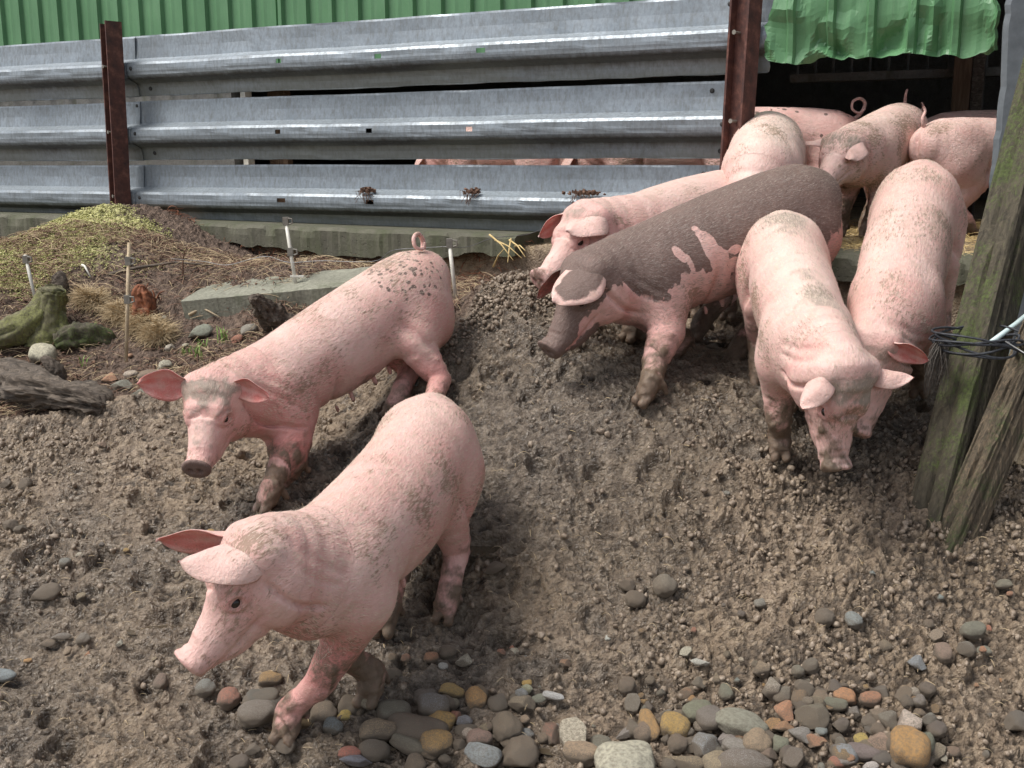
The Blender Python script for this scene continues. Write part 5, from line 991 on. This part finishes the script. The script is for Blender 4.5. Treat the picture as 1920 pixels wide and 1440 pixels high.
def stone(px, py, w, h, ang, col, mud, kind, label, group=None, sink=.30, thick=.55, name='stone'):
    """px, py: middle of the stone in the photo; w, h: its length and apparent height there, in photo pixels"""
    p = hit(px, py+h*.25); d = (p[1])*ct-(p[2]-CAM_H)*st_; mud = min(1, mud+.08); q_ = 1.03 if py > 1290 or py < 760 else .82; w *= q_; h *= q_; L = w/FOC*d/2; hh = h/FOC*d/2; r = random.Random(int(px*7+py*13)); me = RM[kind][r.randrange(len(RM[kind]))]
    dep = hh/.72; o = bpy.data.objects.new(name, me); C.objects.link(o); tz = min(dep, L)*(thick+.25); ty = dep
    eps = .05; gx = (ground(p[0]+eps, p[1])-ground(p[0]-eps, p[1]))/(2*eps); gy = (ground(p[0], p[1]+eps)-ground(p[0], p[1]-eps))/(2*eps)
    R = Vector((-gx, -gy, 1)).normalized().to_track_quat('Z', 'Y').to_matrix() @ Matrix.Rotation(0, 3, 'Z'); n_ = Vector((-gx, -gy, 1)).normalized(); x_ = Vector((1, 0, gx)).normalized(); y_ = n_.cross(x_); B = Matrix((x_, y_, n_)).transposed() @ Matrix.Rotation(math.radians(ang), 3, 'Z') @ Matrix.Rotation(r.uniform(-.12, .12), 3, 'Y')
    s = Vector((L, ty, tz)); z0 = max(gz(p[0]+dx, p[1]+dy) for dx in (-L*.5, 0, L*.5) for dy in (-ty*.4, ty*.4)) if kind != 'x' else 0
    o.matrix_world = Matrix.Translation((p[0], p[1], z0*.6+gz(p[0], p[1])*.4+tz*(1-2*sink))) @ B.to_4x4() @ Matrix.Diagonal((*s, 1)); c = COL[col]; j = [r.uniform(.85, 1.12) for _ in range(3)]; o.color = (c[0]*j[0], c[1]*(j[0]+j[1])/2, c[2]*(j[0]+j[2])/2, mud)
    tag(o, label, 'stone' if w > 30 else 'pebble', group); return o
ST_ = [
 # pebble bank below the nearest pig
 (437, 1180, 38, 16, 0, 'blue', .3, 'round', 'flat blue-grey pebble just under the chin of the nearest pig'),
 (505, 1278, 62, 32, 10, 'ochre', .45, 'round', 'muddy orange stone left of the nearest pig\'s striding foreleg'),
 (428, 1302, 46, 34, 0, 'red', .35, 'round', 'brick-red stone left of the nearest pig\'s striding foreleg'),
 (492, 1312, 72, 34, 12, 'dark', .5, 'round', 'dark smooth stone touching the brick-red one under the pig'),
 (494, 1318, 70, 28, -4, 'dark', .3, 'round', None), (480, 1338, 78, 40, 4, 'purple', .45, 'round', 'purple-brown cobble just left of the striding hoof'),
 (605, 1325, 54, 46, 0, 'tan', .75, 'round', 'mud-caked cobble right of the striding foreleg'),
 (648, 1342, 30, 20, 8, 'yellow', .2, 'round', 'small golden yellow pebble between the forefeet'),
 (668, 1322, 34, 28, 10, 'tan', .5, 'round', 'tan pebble beside the trailing forehoof'),
 (738, 1330, 66, 38, 14, 'green', .5, 'round', 'olive-grey oval stone right below the trailing forehoof'),
 (735, 1275, 50, 26, 0, 'grey', .85, 'ang', None),
 (795, 1300, 50, 30, -8, 'purple', .5, 'round', 'purplish stone at the back of the pebble bank beside the trailing hoof'),
 (845, 1300, 52, 24, -8, 'ochre', .15, 'round', 'ochre oval stone at the back of the pebble bank'),
 (892, 1306, 42, 34, 10, 'ochre', .3, 'round', 'golden rounded stone half capped with mud'),
 (812, 1322, 62, 38, 6, 'blue', .6, 'round', 'grey-blue cobble in the middle of the pebble bank'),
 (776, 1364, 128, 52, -14, 'brown', .75, 'round', 'largest long mud-brown cobble in the pebble bank'),
 (824, 1352, 54, 40, -26, 'ochre', .1, 'round', 'bright orange-yellow stone leaning on the long brown cobble'),
 (706, 1381, 80, 40, 10, 'tan', .55, 'round', 'pointed olive-tan stone left of the upright pebble'),
 (766, 1402, 36, 54, 60, 'green', .45, 'round', 'olive pebble standing on end under the long brown cobble'),
 (817, 1404, 66, 42, 6, 'ochre', .4, 'round', 'orange speckled stone right of the upright pebble'),
 (623, 1371, 42, 28, 0, 'blue', .3, 'round', 'blue-grey pebble in the wet hollow right of the striding hoof'),
 (535, 1398, 40, 30, 0, 'dark', .55, 'ang', 'little dark pointed stone in front of the striding hoof'),
 (700, 1415, 62, 34, 0, 'grey', .8, 'round', None), (655, 1426, 46, 22, 0, 'red', .1, 'round', 'salmon-red pebble at the bottom edge left of centre'),
 (670, 1438, 66, 18, 0, 'blue', .1, 'ang', 'pale grey slab of stone at the bottom edge below the salmon pebble'),
 (862, 1410, 30, 22, 0, 'brown', .6, 'ang', None), (896, 1400, 54, 32, 10, 'pink', .35, 'round', 'pinkish-cream stone behind the pale broken rock'),
 (905, 1422, 72, 40, -8, 'blue', .15, 'ang', 'pale blue-white broken rock at the bottom edge'),
 (968, 1407, 86, 56, 4, 'brown', .85, 'ang', 'blocky mud-covered rock right of the pale broken rock'),
 (950, 1368, 58, 44, 12, 'brown', .6, 'round', 'reddish-brown cobble above the blocky muddy rock'),
 (985, 1374, 34, 22, 0, 'blue', .5, 'round', None), (872, 1372, 46, 26, 0, 'grey', .85, 'round', None), (868, 1356, 36, 18, 0, 'blue', .3, 'ang', None),
 (855, 1340, 26, 22, 0, 'red', .3, 'ang', None), (932, 1318, 40, 30, 20, 'dark', .5, 'round', None), (980, 1318, 54, 26, 8, 'tan', .5, 'ang', 'angular tan stone above the reddish-brown cobble'),
 (985, 1282, 34, 18, 0, 'cream', .2, 'ang', None), (987, 1270, 26, 12, 0, 'yellow', .1, 'round', None), (1005, 1300, 44, 16, 20, 'grey', .3, 'ang', None),
 (1036, 1295, 18, 32, 70, 'white', .2, 'round', 'slim white pebble standing on end left of the ridge stones'), (1035, 1362, 40, 46, 0, 'red', .65, 'ang', 'dusty red rock behind the big rusty-white stone'),
 (1076, 1366, 68, 54, 38, 'cream', .35, 'ang', 'big rust-flushed cream stone tilted up at the bottom centre'),
 (1127, 1378, 44, 34, 0, 'grey', .6, 'round', None), (1090, 1416, 72, 34, -24, 'tan', .4, 'round', 'tan oval stone leaning beside the great pale cobble'),
 (1110, 1395, 38, 18, -10, 'grey', .25, 'ang', None),
 (1166, 1424, 122, 66, 0, 'cream', .05, 'round', 'great flat pale cobble at the bottom edge, right of centre'),
 # middle right cluster
 (1218, 1342, 42, 60, 8, 'ochre', .3, 'round', 'upright orange-brown stone left of the twin cobbles'),
 (1265, 1352, 58, 38, -20, 'ochre', .2, 'round', 'mottled orange stone with dark patches below the striped dark pebble'),
 (1261, 1326, 44, 20, -6, 'dark', .1, 'round', 'dark pebble with a pale band above the mottled orange stone'),
 (1275, 1314, 56, 24, -10, 'brown', .4, 'round', None),
 (1308, 1326, 60, 30, 24, 'green', .1, 'round', 'smooth green oval pebble in the middle cluster'),
 (1332, 1343, 54, 38, 22, 'purple', .3, 'round', 'purple-brown rounded cobble below the green pebble'),
 (1386, 1362, 104, 42, -22, 'grey', .02, 'round', 'large smooth grey-green oval cobble, biggest of the middle cluster'),
 (1340, 1350, 24, 20, 0, 'red', .2, 'ang', None), (1368, 1378, 54, 24, -4, 'grey', .1, 'ang', 'pale grey wedge stone below the grey-green cobble'),
 (1380, 1397, 60, 24, -18, 'grey', .2, 'round', 'slim grey pebble below the pale grey wedge'),
 (1418, 1398, 56, 40, -20, 'tan', .25, 'round', 'olive-yellow cobble at the foot of the grey-green one'),
 (1324, 1386, 60, 50, -20, 'blue', .5, 'ang', 'cracked dark blue-grey rock left of the pale grey wedge'),
 (1286, 1412, 36, 64, 70, 'tan', .6, 'ang', 'upright splintered brown rock at the bottom'),
 (1270, 1390, 40, 26, 0, 'brown', .6, 'round', None), (1345, 1426, 58, 36, 24, 'tan', .3, 'round', 'beige stone tucked behind the bottom-edge boulder'),
 (1392, 1432, 110, 46, -10, 'grey', .6, 'round', 'grey boulder cut by the bottom edge below the olive cobble'),
 (1462, 1396, 48, 32, 28, 'green', .2, 'ang', 'pale green-white stone right of the olive cobble'), (1502, 1386, 52, 26, -24, 'grey', .15, 'ang', 'light grey pointed stone above the orange nub'),
 (1530, 1400, 30, 32, 60, 'orange', .3, 'ang', 'small orange nub of rock between pale stones'), (1180, 1364, 56, 16, 10, 'grey', .35, 'ang', 'thin flat grey sliver left of the upright orange stone'),
 (1450, 1354, 44, 22, 10, 'ochre', .45, 'ang', None), (1470, 1336, 42, 38, -30, 'orange', .15, 'ang', 'salmon-orange broken brick-like stone'), (1468, 1372, 42, 18, 10, 'orange', .3, 'ang', None),
 (1522, 1340, 62, 46, 10, 'green', .7, 'ang', 'blocky olive-grey rock right of the salmon stone'), (1540, 1368, 24, 16, 0, 'blue', .2, 'round', None),
 (1538, 1304, 32, 26, 0, 'brown', .3, 'round', 'brown pebble left of the upright green-brown one'), (1564, 1318, 28, 42, 70, 'green', .35, 'round', 'upright green-brown pebble on the ridge'),
 (1586, 1300, 46, 26, -28, 'orange', .15, 'round', 'peach-orange stone right of the upright pebble'), (1632, 1314, 42, 22, -8, 'orange', .35, 'round', 'orange and purple pebble further right on the ridge'),
 (1568, 1276, 42, 34, 30, 'dark', .45, 'ang', 'dark wedge of stone behind the peach-orange one'), (1505, 1296, 40, 32, 30, 'grey', .8, 'ang', None),
 (1430, 1254, 58, 34, 12, 'tan', .5, 'ang', 'tan wedge rock alone on the crumbly slope'), (1495, 1262, 34, 24, 0, 'grey', .6, 'round', None), (1520, 1248, 40, 28, 0, 'grey', .7, 'round', None),
 (1450, 1292, 48, 36, 0, 'cream', .55, 'ang', 'yellowish-cream rock plastered with mud'), (1362, 1296, 30, 30, 0, 'green', .4, 'round', 'round green-grey pebble above the middle cluster'),
 (1290, 1270, 58, 16, 6, 'tan', .6, 'ang', 'flat tan flake above the rusty stone'), (1285, 1282, 40, 22, 0, 'orange', .6, 'ang', 'rusty stone tucked under the flat tan flake'),
 (1315, 1235, 22, 38, 70, 'white', .3, 'ang', 'narrow pale stone standing up on the slope'), (1288, 1209, 38, 20, 4, 'cream', .1, 'ang', 'flat cream stone alone on the middle slope'),
 (1176, 1272, 42, 34, 0, 'brown', .75, 'round', 'mud-brown round cobble beside the puddle'), (1310, 1262, 34, 26, 0, 'grey', .7, 'ang', None), (1345, 1262, 26, 26, 0, 'tan', .6, 'ang', None),
 (1246, 1092, 58, 38, 0, 'grey', .6, 'round', 'big grey mud-smeared cobble on the middle slope'), (1175, 1084, 36, 30, 30, 'tan', .7, 'ang', None), (1190, 1118, 52, 32, -20, 'brown', .8, 'round', 'dark muddy cobble below left of the big grey one'),
 (1423, 1130, 30, 18, 4, 'grey', .25, 'round', 'small smooth grey pebble on the middle slope'), (1600, 1160, 42, 36, 20, 'blue', .2, 'round', 'blue-grey rounded cobble on the right slope'),
 (1545, 1160, 50, 36, 0, 'grey', .85, 'round', None), (1825, 1177, 60, 32, -2, 'green', .15, 'round', 'dark olive oval cobble near the right edge'), (1854, 1168, 14, 14, 0, 'red', .0, 'ang', 'tiny bright red chip touching the olive cobble'),
 (1756, 1196, 38, 28, -30, 'tan', .3, 'ang', 'tan pointed stone left of the olive cobble'), (1766, 1242, 40, 40, 0, 'pink', .3, 'round', 'rosy-brown round cobble on the right slope'), (1718, 1248, 44, 32, -14, 'blue', .1, 'ang', 'pale blue angular stone left of the rosy-brown cobble'),
 (1806, 1230, 52, 28, -14, 'grey', .6, 'ang', None), (1842, 1228, 18, 14, 0, 'orange', .1, 'round', None), (1885, 1077, 44, 20, -4, 'green', .3, 'round', 'grey-green flat pebble by the right edge, above the olive cobble'), (1895, 1092, 16, 10, 0, 'orange', .1, 'round', None),
 (1846, 1206, 44, 22, 0, 'grey', .4, 'round', None), (1660, 1205, 30, 22, 0, 'tan', .6, 'round', None), (1740, 1170, 26, 18, 0, 'brown', .6, 'round', None),
 # bottom right group
 (1706, 1358, 62, 44, 8, 'cream', .25, 'ang', 'flaky cream-white block of stone at the lower right'), (1728, 1390, 44, 44, -40, 'green', .0, 'ang', 'mint-green chipped stone right of the big golden one'),
 (1703, 1415, 74, 58, -20, 'ochre', .05, 'round', 'big golden-yellow cobble at the lower right'), (1652, 1397, 42, 48, 40, 'tan', .35, 'ang', 'brown faceted stone left of the golden cobble'),
 (1616, 1383, 28, 22, 14, 'yellow', .0, 'round', 'little lemon-yellow pebble above the grey pair'), (1643, 1370, 28, 32, 60, 'dark', .2, 'ang', 'dark slate wedge above the faceted brown stone'),
 (1585, 1410, 42, 32, 10, 'blue', .1, 'round', 'smooth blue-grey pebble, left of the bottom right pair'), (1618, 1412, 34, 44, 70, 'purple', .05, 'round', 'mauve-grey pebble, right of the bottom right pair'),
 (1568, 1428, 34, 20, 0, 'red', .0, 'round', 'orange-red pebble at the bottom edge, lower right'), (1652, 1430, 42, 24, 6, 'dark', .1, 'round', 'dark oval pebble at the bottom edge beside the golden cobble'),
 (1585, 1438, 44, 16, 0, 'grey', .2, 'round', None), (1630, 1440, 34, 14, 0, 'white', .2, 'ang', None), (1755, 1375, 40, 26, 0, 'dark', .5, 'round', None), (1785, 1405, 30, 16, 0, 'brown', .4, 'round', None), (1490, 1420, 50, 34, 0, 'purple', .6, 'ang', None), (1440, 1418, 36, 22, 10, 'brown', .5, 'ang', None),
 (1905, 1340, 50, 36, 0, 'dark', .4, 'ang', 'dark stone cut by the right edge'), (1878, 1262, 14, 10, 0, 'orange', .0, 'round', None), (1832, 1275, 12, 9, 0, 'orange', .0, 'round', None),
 # above the bank
 (838, 1214, 42, 28, -14, 'brown', .6, 'round', 'brown cobble behind the trailing forehoof, half sunk'), (876, 1212, 30, 22, 0, 'brown', .8, 'ang', None), (873, 1240, 46, 26, -14, 'cream', .35, 'ang', 'pale chipped shell-like stone above the pebble bank'),
 (808, 1242, 36, 22, 0, 'orange', .4, 'round', 'orange-tan pebble above the pebble bank'), (830, 1255, 26, 16, 0, 'white', .2, 'round', None), (965, 1208, 24, 16, 0, 'cream', .1, 'ang', 'cream-yellow chip on the slope behind the pebble bank'), (986, 1222, 14, 10, 0, 'blue', .0, 'round', None), (735, 1245, 24, 16, 0, 'brown', .3, 'ang', None), (760, 1248, 28, 16, 0, 'red', .4, 'ang', None),
 (960, 1200, 14, 8, 0, 'red', .0, 'ang', None), (940, 1228, 22, 14, 0, 'red', .4, 'ang', None), (1060, 1235, 28, 18, 0, 'orange', .5, 'ang', None), (1140, 1198, 16, 12, 0, 'white', .1, 'round', None), (975, 1300, 30, 18, 0, 'blue', .3, 'ang', None),
 # left mud
 (8, 1243, 34, 44, 80, 'blue', .0, 'round', 'smooth blue-grey cobble cut by the left edge'), (82, 1095, 84, 42, 0, 'brown', .95, 'ang', 'large mud-coloured rock alone on the left'), (110, 1172, 54, 16, 4, 'grey', .6, 'ang', 'thin grey flake above its twin on the left mud'), (85, 1186, 46, 18, 0, 'tan', .7, 'ang', 'tan flake below the thin grey one on the left mud'),
 (125, 1208, 18, 20, 0, 'tan', .2, 'round', 'small tan pebble on the left mud'), (165, 1223, 16, 12, 0, 'orange', .1, 'ang', 'little orange chip on the left mud'), (155, 1182, 36, 22, 0, 'grey', .6, 'round', None), (302, 1275, 36, 36, 0, 'pink', .6, 'round', 'rounded pinkish cobble under the nearest pig\'s snout'), (385, 1288, 50, 30, 0, 'blue', .55, 'round', 'wet grey flat stone right of the pinkish cobble'),
 (45, 895, 36, 26, 0, 'brown', .85, 'ang', None), (12, 890, 30, 22, 0, 'grey', .7, 'ang', None), (20, 972, 44, 26, 0, 'brown', .8, 'ang', None), (40, 985, 34, 22, 0, 'dark', .7, 'ang', None), (190, 825, 24, 14, 0, 'pink', .3, 'ang', 'pinkish chip on the mud left of the freckled pig\'s ear'),
 (395, 995, 22, 10, 0, 'ochre', .1, 'round', 'small ochre pebble above the nearest pig\'s back'), (190, 1010, 14, 10, 0, 'dark', .0, 'round', None), (148, 1022, 22, 14, 0, 'cream', .4, 'round', None), (235, 1018, 16, 12, 0, 'ochre', .3, 'round', None), (120, 1040, 30, 20, 0, 'blue', .6, 'round', None), (52, 1228, 22, 9, 0, 'ochre', .2, 'round', None), (225, 1200, 20, 14, 0, 'cream', .3, 'ang', None),
 # litter stones
 (81, 669, 50, 32, 4, 'cream', .02, 'round', 'round white stone on the bare soil near the left edge'), (374, 632, 54, 26, -2, 'grey', .0, 'ang', 'flat pale grey stone with a peaked top in the litter'), (466, 622, 36, 22, 16, 'grey', .05, 'round', 'grey stone half hidden by the freckled pig\'s neck'), (320, 652, 20, 16, 0, 'cream', .0, 'ang', 'little pale square stone left of the flat grey one'),
 (443, 645, 28, 12, 30, 'red', .0, 'ang', 'terracotta brick shard behind the freckled pig\'s neck'), (307, 684, 32, 24, 34, 'cream', .0, 'ang', 'upright pale shard above the freckled pig\'s near ear'), (206, 706, 34, 20, -4, 'orange', .05, 'ang', 'orange brick shard left of the freckled pig\'s ear'), (244, 703, 28, 16, 0, 'cream', .2, 'round', 'rounded cream pebble right of the orange shard'),
 (278, 702, 44, 22, 0, 'brown', .3, 'round', 'brown pebble pile stone under the pale shard'), (228, 724, 46, 20, 0, 'grey', .4, 'ang', 'flat grey stone at the mud rim left of the freckled pig'), (308, 595, 9, 7, 0, 'white', .0, 'round', 'tiny white pebble beside the dead grass'), (243, 667, 12, 7, 0, 'orange', .0, 'round', None), (348, 654, 14, 7, 0, 'cream', .0, 'round', None), (292, 643, 18, 12, 0, 'tan', .2, 'round', None), (230, 742, 40, 22, 0, 'tan', .5, 'round', None), (265, 738, 38, 20, 0, 'grey', .3, 'ang', None), (1300, 1170, 16, 12, 0, 'red', .2, 'ang', None),
 (930, 1062, 60, 22, 8, 'brown', .95, 'ang', 'mud-coloured slab of rock alone right of the nearest pig\'s rump'), (1338, 638, 26, 14, -10, 'dark', .6, 'ang', 'wet dark pointed stone in the puddle behind the dark grey pig'),
]
for s in ST_:
    px, py, w, h, ang, col, mud, kind, lb = s
    fam = {'cream': 'pale', 'white': 'pale', 'blue': 'grey', 'green': 'grey', 'ochre': 'orange', 'yellow': 'orange', 'orange': 'orange', 'pink': 'red', 'purple': 'dark', 'tan': 'tan', 'brown': 'brown', 'dark': 'dark', 'red': 'red', 'grey': 'grey'}[col]
    stone(px, py, w, h, ang, col, mud, kind, lb or 'unremarkable %s stone bedded among the others in the mud' % fam, None if lb else '%s stones in the mud' % fam, sink=.36 if mud < .5 else .44)
rs_ = random.Random(21); cnt = 0
for k in range(85):                                       # mud-bedded cobbles packed between the picked-out ones
    px = rs_.choice([rs_.uniform(430, 1080), rs_.uniform(1180, 1760), rs_.uniform(1180, 1760)]); py = rs_.uniform(1292, 1436); w = rs_.uniform(22, 46); col = rs_.choice(['tan', 'tan', 'brown', 'grey', 'grey', 'cream', 'dark', 'ochre'])
    if 500 < px < 640 and py > 1340: continue
    fam = {'cream': 'pale', 'ochre': 'orange'}.get(col, col); stone(px, py, w, w*rs_.uniform(.5, .8), rs_.uniform(-50, 50), col, rs_.uniform(.45, .85), rs_.choice(['round', 'ang']), 'unremarkable %s stone bedded among the others in the mud' % fam, '%s stones in the mud' % fam, .46)
while cnt < 120:
    px = rs_.gauss(1350, 330); py = 1440-abs(rs_.gauss(0, 120)); 
    if rs_.random() < .25: px, py = rs_.uniform(20, 1900), rs_.uniform(900, 1430)
    if not 5 < px < 1915 or (px < 700 and py > 1000 and px > 420): continue
    if abs(px-1400) > 450 and py > 1330 and rs_.random() < .5: continue
    col = rs_.choice(['grey', 'grey', 'dark', 'tan', 'tan', 'brown', 'brown', 'blue', 'ochre', 'cream', 'orange']); w = rs_.choice([10, 12, 14, 16, 20, 26])
    fam = {'cream': 'pale', 'blue': 'grey', 'ochre': 'orange'}.get(col, col); stone(px, py, w, w*rs_.uniform(.5, .8), rs_.uniform(-50, 50), col, rs_.uniform(.2, .8), rs_.choice(['round', 'ang']), 'tiny %s pebble pressed into the crumbly mud' % fam, 'tiny %s pebbles' % fam, .3, name='pebble'); cnt += 1

# ------------------------------------------------------------------ loose stuff
def scatter(base_list, pos, scl, rot3, name, mat, kind='stuff', smooth=True, label=None):
    """joins many small shapes into one mesh"""
    VV = []; FF = []; b = 0; which = np.random.default_rng(3).integers(0, len(base_list), len(pos))
    for k, (V, F) in enumerate(base_list):
        m = np.where(which == k)[0]
        if not len(m): continue
        R = rot3[m]; v = np.einsum('nij,vj->nvi', R, V)*1.0; v = v*scl[m][:, None, None]+pos[m][:, None, :]; VV.append(v.reshape(-1, 3)); FF.append((F[None]+np.arange(len(m))[:, None, None]*len(V)).reshape(-1, F.shape[1])+b); b += len(m)*len(V)
    me = mesh_np(name, np.concatenate(VV), np.concatenate(FF), smooth); o = link(name, me, mat); tag(o, label, kind=kind); return o
def rots(n, rs, tilt=3.14):
    a = rs.uniform(0, 6.28, n); b = rs.uniform(-tilt, tilt, n); c = rs.uniform(-tilt, tilt, n); ca, sa, cb, sb, cc, sc = np.cos(a), np.sin(a), np.cos(b), np.sin(b), np.cos(c), np.sin(c); R = np.zeros((n, 3, 3)); o = 0*a; l = o+1
    A = np.stack([ca, -sa, o, sa, ca, o, o, o, l], -1).reshape(-1, 3, 3); B = np.stack([cb, o, sb, o, l, o, -sb, o, cb], -1).reshape(-1, 3, 3); D = np.stack([l, o, o, o, cc, -sc, o, sc, cc], -1).reshape(-1, 3, 3); return A @ B @ D
def GZ(x, y): return np.array([gz(a, b) for a, b in zip(x, y)])
rs = np.random.default_rng(12)
lumps = []
for k in range(10):
    V, F = (IV1.copy(), IF1) if k < 7 else (IV2.copy(), IF2); V = V*(1+.55*vn3(V[:, 0]*1.6+k*5, V[:, 1]*1.6, V[:, 2]*1.6, 7)+.18*vn3(V[:, 0]*4+k*5, V[:, 1]*4, V[:, 2]*4, 8))[:, None]*np.array([1, .8, .6]); lumps.append((V, F))
n = 16000; x = rs.uniform(-2.0, 1.75, n); y = rs.uniform(2.1, 4.0, n); pr = np.clip(sst(.0, .8, x+.25*(3.1-y))*sst(3.75, 3.3, y)+.9*sst(-1.1, -1.6, x)*sst(2.8, 3.4, y)+.10, 0, 1)*(.35+.65*(vn2(x*5, y*5, 77) > -.15)); x2 = rs.uniform(-.35, .35, n//7); y2 = 4.25-.1*x2+rs.normal(0, .14, n//7)
k = rs.random(n) < pr; x = np.r_[x[k], x2]; y = np.r_[y[k], y2]; k = y < rim_y(x)-.02; x, y = x[k], y[k]; m = len(x); s = np.exp(rs.normal(math.log(.0055), .6, m)); s = np.clip(s, .002, .013)
g = NG('crumb_mud'); v = g.co(); n2 = g.noise(v, 30, 5, .6); n3 = g.noise(v, 160, 4, .7)
MAT['crumb'] = g.fin(g.ramp(g.math('ADD', g.math('MULTIPLY', n2, .55), g.math('MULTIPLY', n3, .45)), [(.36, (.10, .072, .050)), (.5, (.235, .182, .134)), (.66, (.41, .335, .255))]), .45, g.bump(n3, .6, .004))
scatter(lumps, np.stack([x, y, GZ(x, y)+s*.05], -1), s, rots(m, rs), 'mud_crumbs', MAT['crumb'])
# litter strips: bent narrow leaves of bark and stalk
def strip(L, w, bend, th=.0008, n=5):
    V = []; 
    for i in range(n+1):
        t = i/n-.5; V += [(t*L, -w/2*(1-abs(t)*.8), bend*(1-4*t*t)), (t*L, w/2*(1-abs(t)*.8), bend*(1-4*t*t)), (t*L, 0, bend*(1-4*t*t)+w*.35)]
    F = [(i*3+a, i*3+3+a, i*3+3+b, i*3+b) for i in range(n) for a, b in ((0, 1), (1, 2), (2, 0))]; return np.array(V), np.array(F)
def strips(n, region, name, mat, Ls, ws, seed, tilt=.35, lift=.004, sc=(.7, 1.3)):
    rs = np.random.default_rng(seed); base = [strip(L, w, b) for L, w, b in zip(Ls, ws, (.002, .008, .016, .004, .012))]; P = region(rs, n); x, y = P; z = GZ(x, y)
    return scatter(base, np.stack([x, y, z+lift*rs.uniform(.2, 2.2, len(x))], -1), rs.uniform(*sc, len(x)), rots(len(x), rs, tilt), name, mat, smooth=False)
def r_litter(rs, n):
    x = rs.uniform(-2.9, .1, n*2); y = rs.uniform(4.0, 5.9, n*2); e = edge_off(x, y); k = (y > rim_y(x)+.04) & (e > LEDGE+.02) & (rs.random(n*2) < np.clip(.35+.8*vn2(x*3, y*3, 91)+.3, .1, 1)); return x[k], y[k]
def r_pix(boxes):
    def f(rs, n):
        X = []; Y = []
        for (a, b, c, d_) in boxes:
            H = [hit(rs.uniform(a, c), rs.uniform(b, d_)) for _ in range(14)]; H = np.array(H); q = n//len(boxes); w = rs.dirichlet(np.ones(14)*.6, q); p = w @ H; X.append(p[:, 0]); Y.append(p[:, 1])
        return np.concatenate(X), np.concatenate(Y)
    return f
def r_kerb(rs, n):
    t = rs.uniform(ft(380, 1.2), ft(1010, 1.2), n); o_ = rs.uniform(.10, LEDGE+.03, n); return P_L[0]+FD[0]*t+FN[0]*o_, P_L[1]+FD[1]*t+FN[1]*o_
def r_plat(rs, n):
    x = rs.uniform(1.2, 2.7, n*2); y = rs.uniform(4.6, 6.6, n*2); k = (edge_off(x, y) < LEDGE-.12) & (rs.random(n*2) < .3+.7*(vn2(x*4, y*4, 93) > 0)); return x[k], y[k]
strips(9000, r_litter, 'bark_litter', MAT['bark'], (.05, .035, .08, .025, .10), (.007, .006, .004, .009, .003), 1)
strips(5200, r_litter, 'dry_stalks', MAT['dgrass'], (.06, .09, .12, .04, .07), (.0025, .002, .0028, .003, .002), 2, .5, .008)
strips(5200, r_pix([(175, 555, 300, 625), (215, 580, 330, 640), (110, 540, 230, 590), (250, 600, 340, 660)]), 'dead_grass', MAT['dgrass'], (.12, .16, .09, .14, .10), (.0026, .002, .003, .0022, .0028), 3, .7, .014)
strips(1500, r_kerb, 'needle_litter', MAT['red'], (.06, .09, .05, .12, .07), (.004, .003, .006, .003, .004), 4, .3, .006)
strips(2600, r_plat, 'barn_straw', MAT['straw'], (.05, .08, .11, .04, .07), (.003, .0026, .003, .004, .003), 5, .4, .006)
strips(700, lambda rs, n: (rs.uniform(-1.9, 1.6, n), rs.uniform(2.2, 3.9, n)), 'mud_straw', MAT['dgrass'], (.03, .04, .05, .025, .035), (.0026, .002, .0022, .003, .002), 6, .3, .004, (.5, 1.0))
# moss cushions on the mound
x = rs.uniform(-3.6, -1.5, 60000); y = rs.uniform(4.8, 6.5, 60000); mo = MOSS(x, y)+.35*vn2(x*4, y*4, 200); k = (rs.random(60000) < np.clip(mo-.25, 0, 1)) & (edge_off(x, y) > .1); x, y = x[k][:16000], y[k][:16000]; s = rs.uniform(.003, .008, len(x))
MAT['moss'] = simple('moss', (.18, .18, .05), (.60, .58, .27), 60, .95, .6, .004)
scatter(lumps[:5], np.stack([x, y, GZ(x, y)+s*.2], -1), s, rots(len(x), rs, .6), 'moss_cushions', MAT['moss'])
# puddles
for i, (p, rx, ry) in enumerate(PUD):
    V = [(0, 0, 0)]+[(rx*1.35*math.cos(a)*(1+.12*math.sin(3*a+i)), ry*1.35*math.sin(a)*(1+.12*math.cos(2*a+i)), 0) for a in np.linspace(0, 2*math.pi, 33)[:-1]]; m = MB(); m.add(V, [(0, k+1, (k+1) % 32+1) for k in range(32)]); tag(m.build('puddle_water', MAT['water'], loc=(p[0], p[1], PZ[i])), kind='structure')
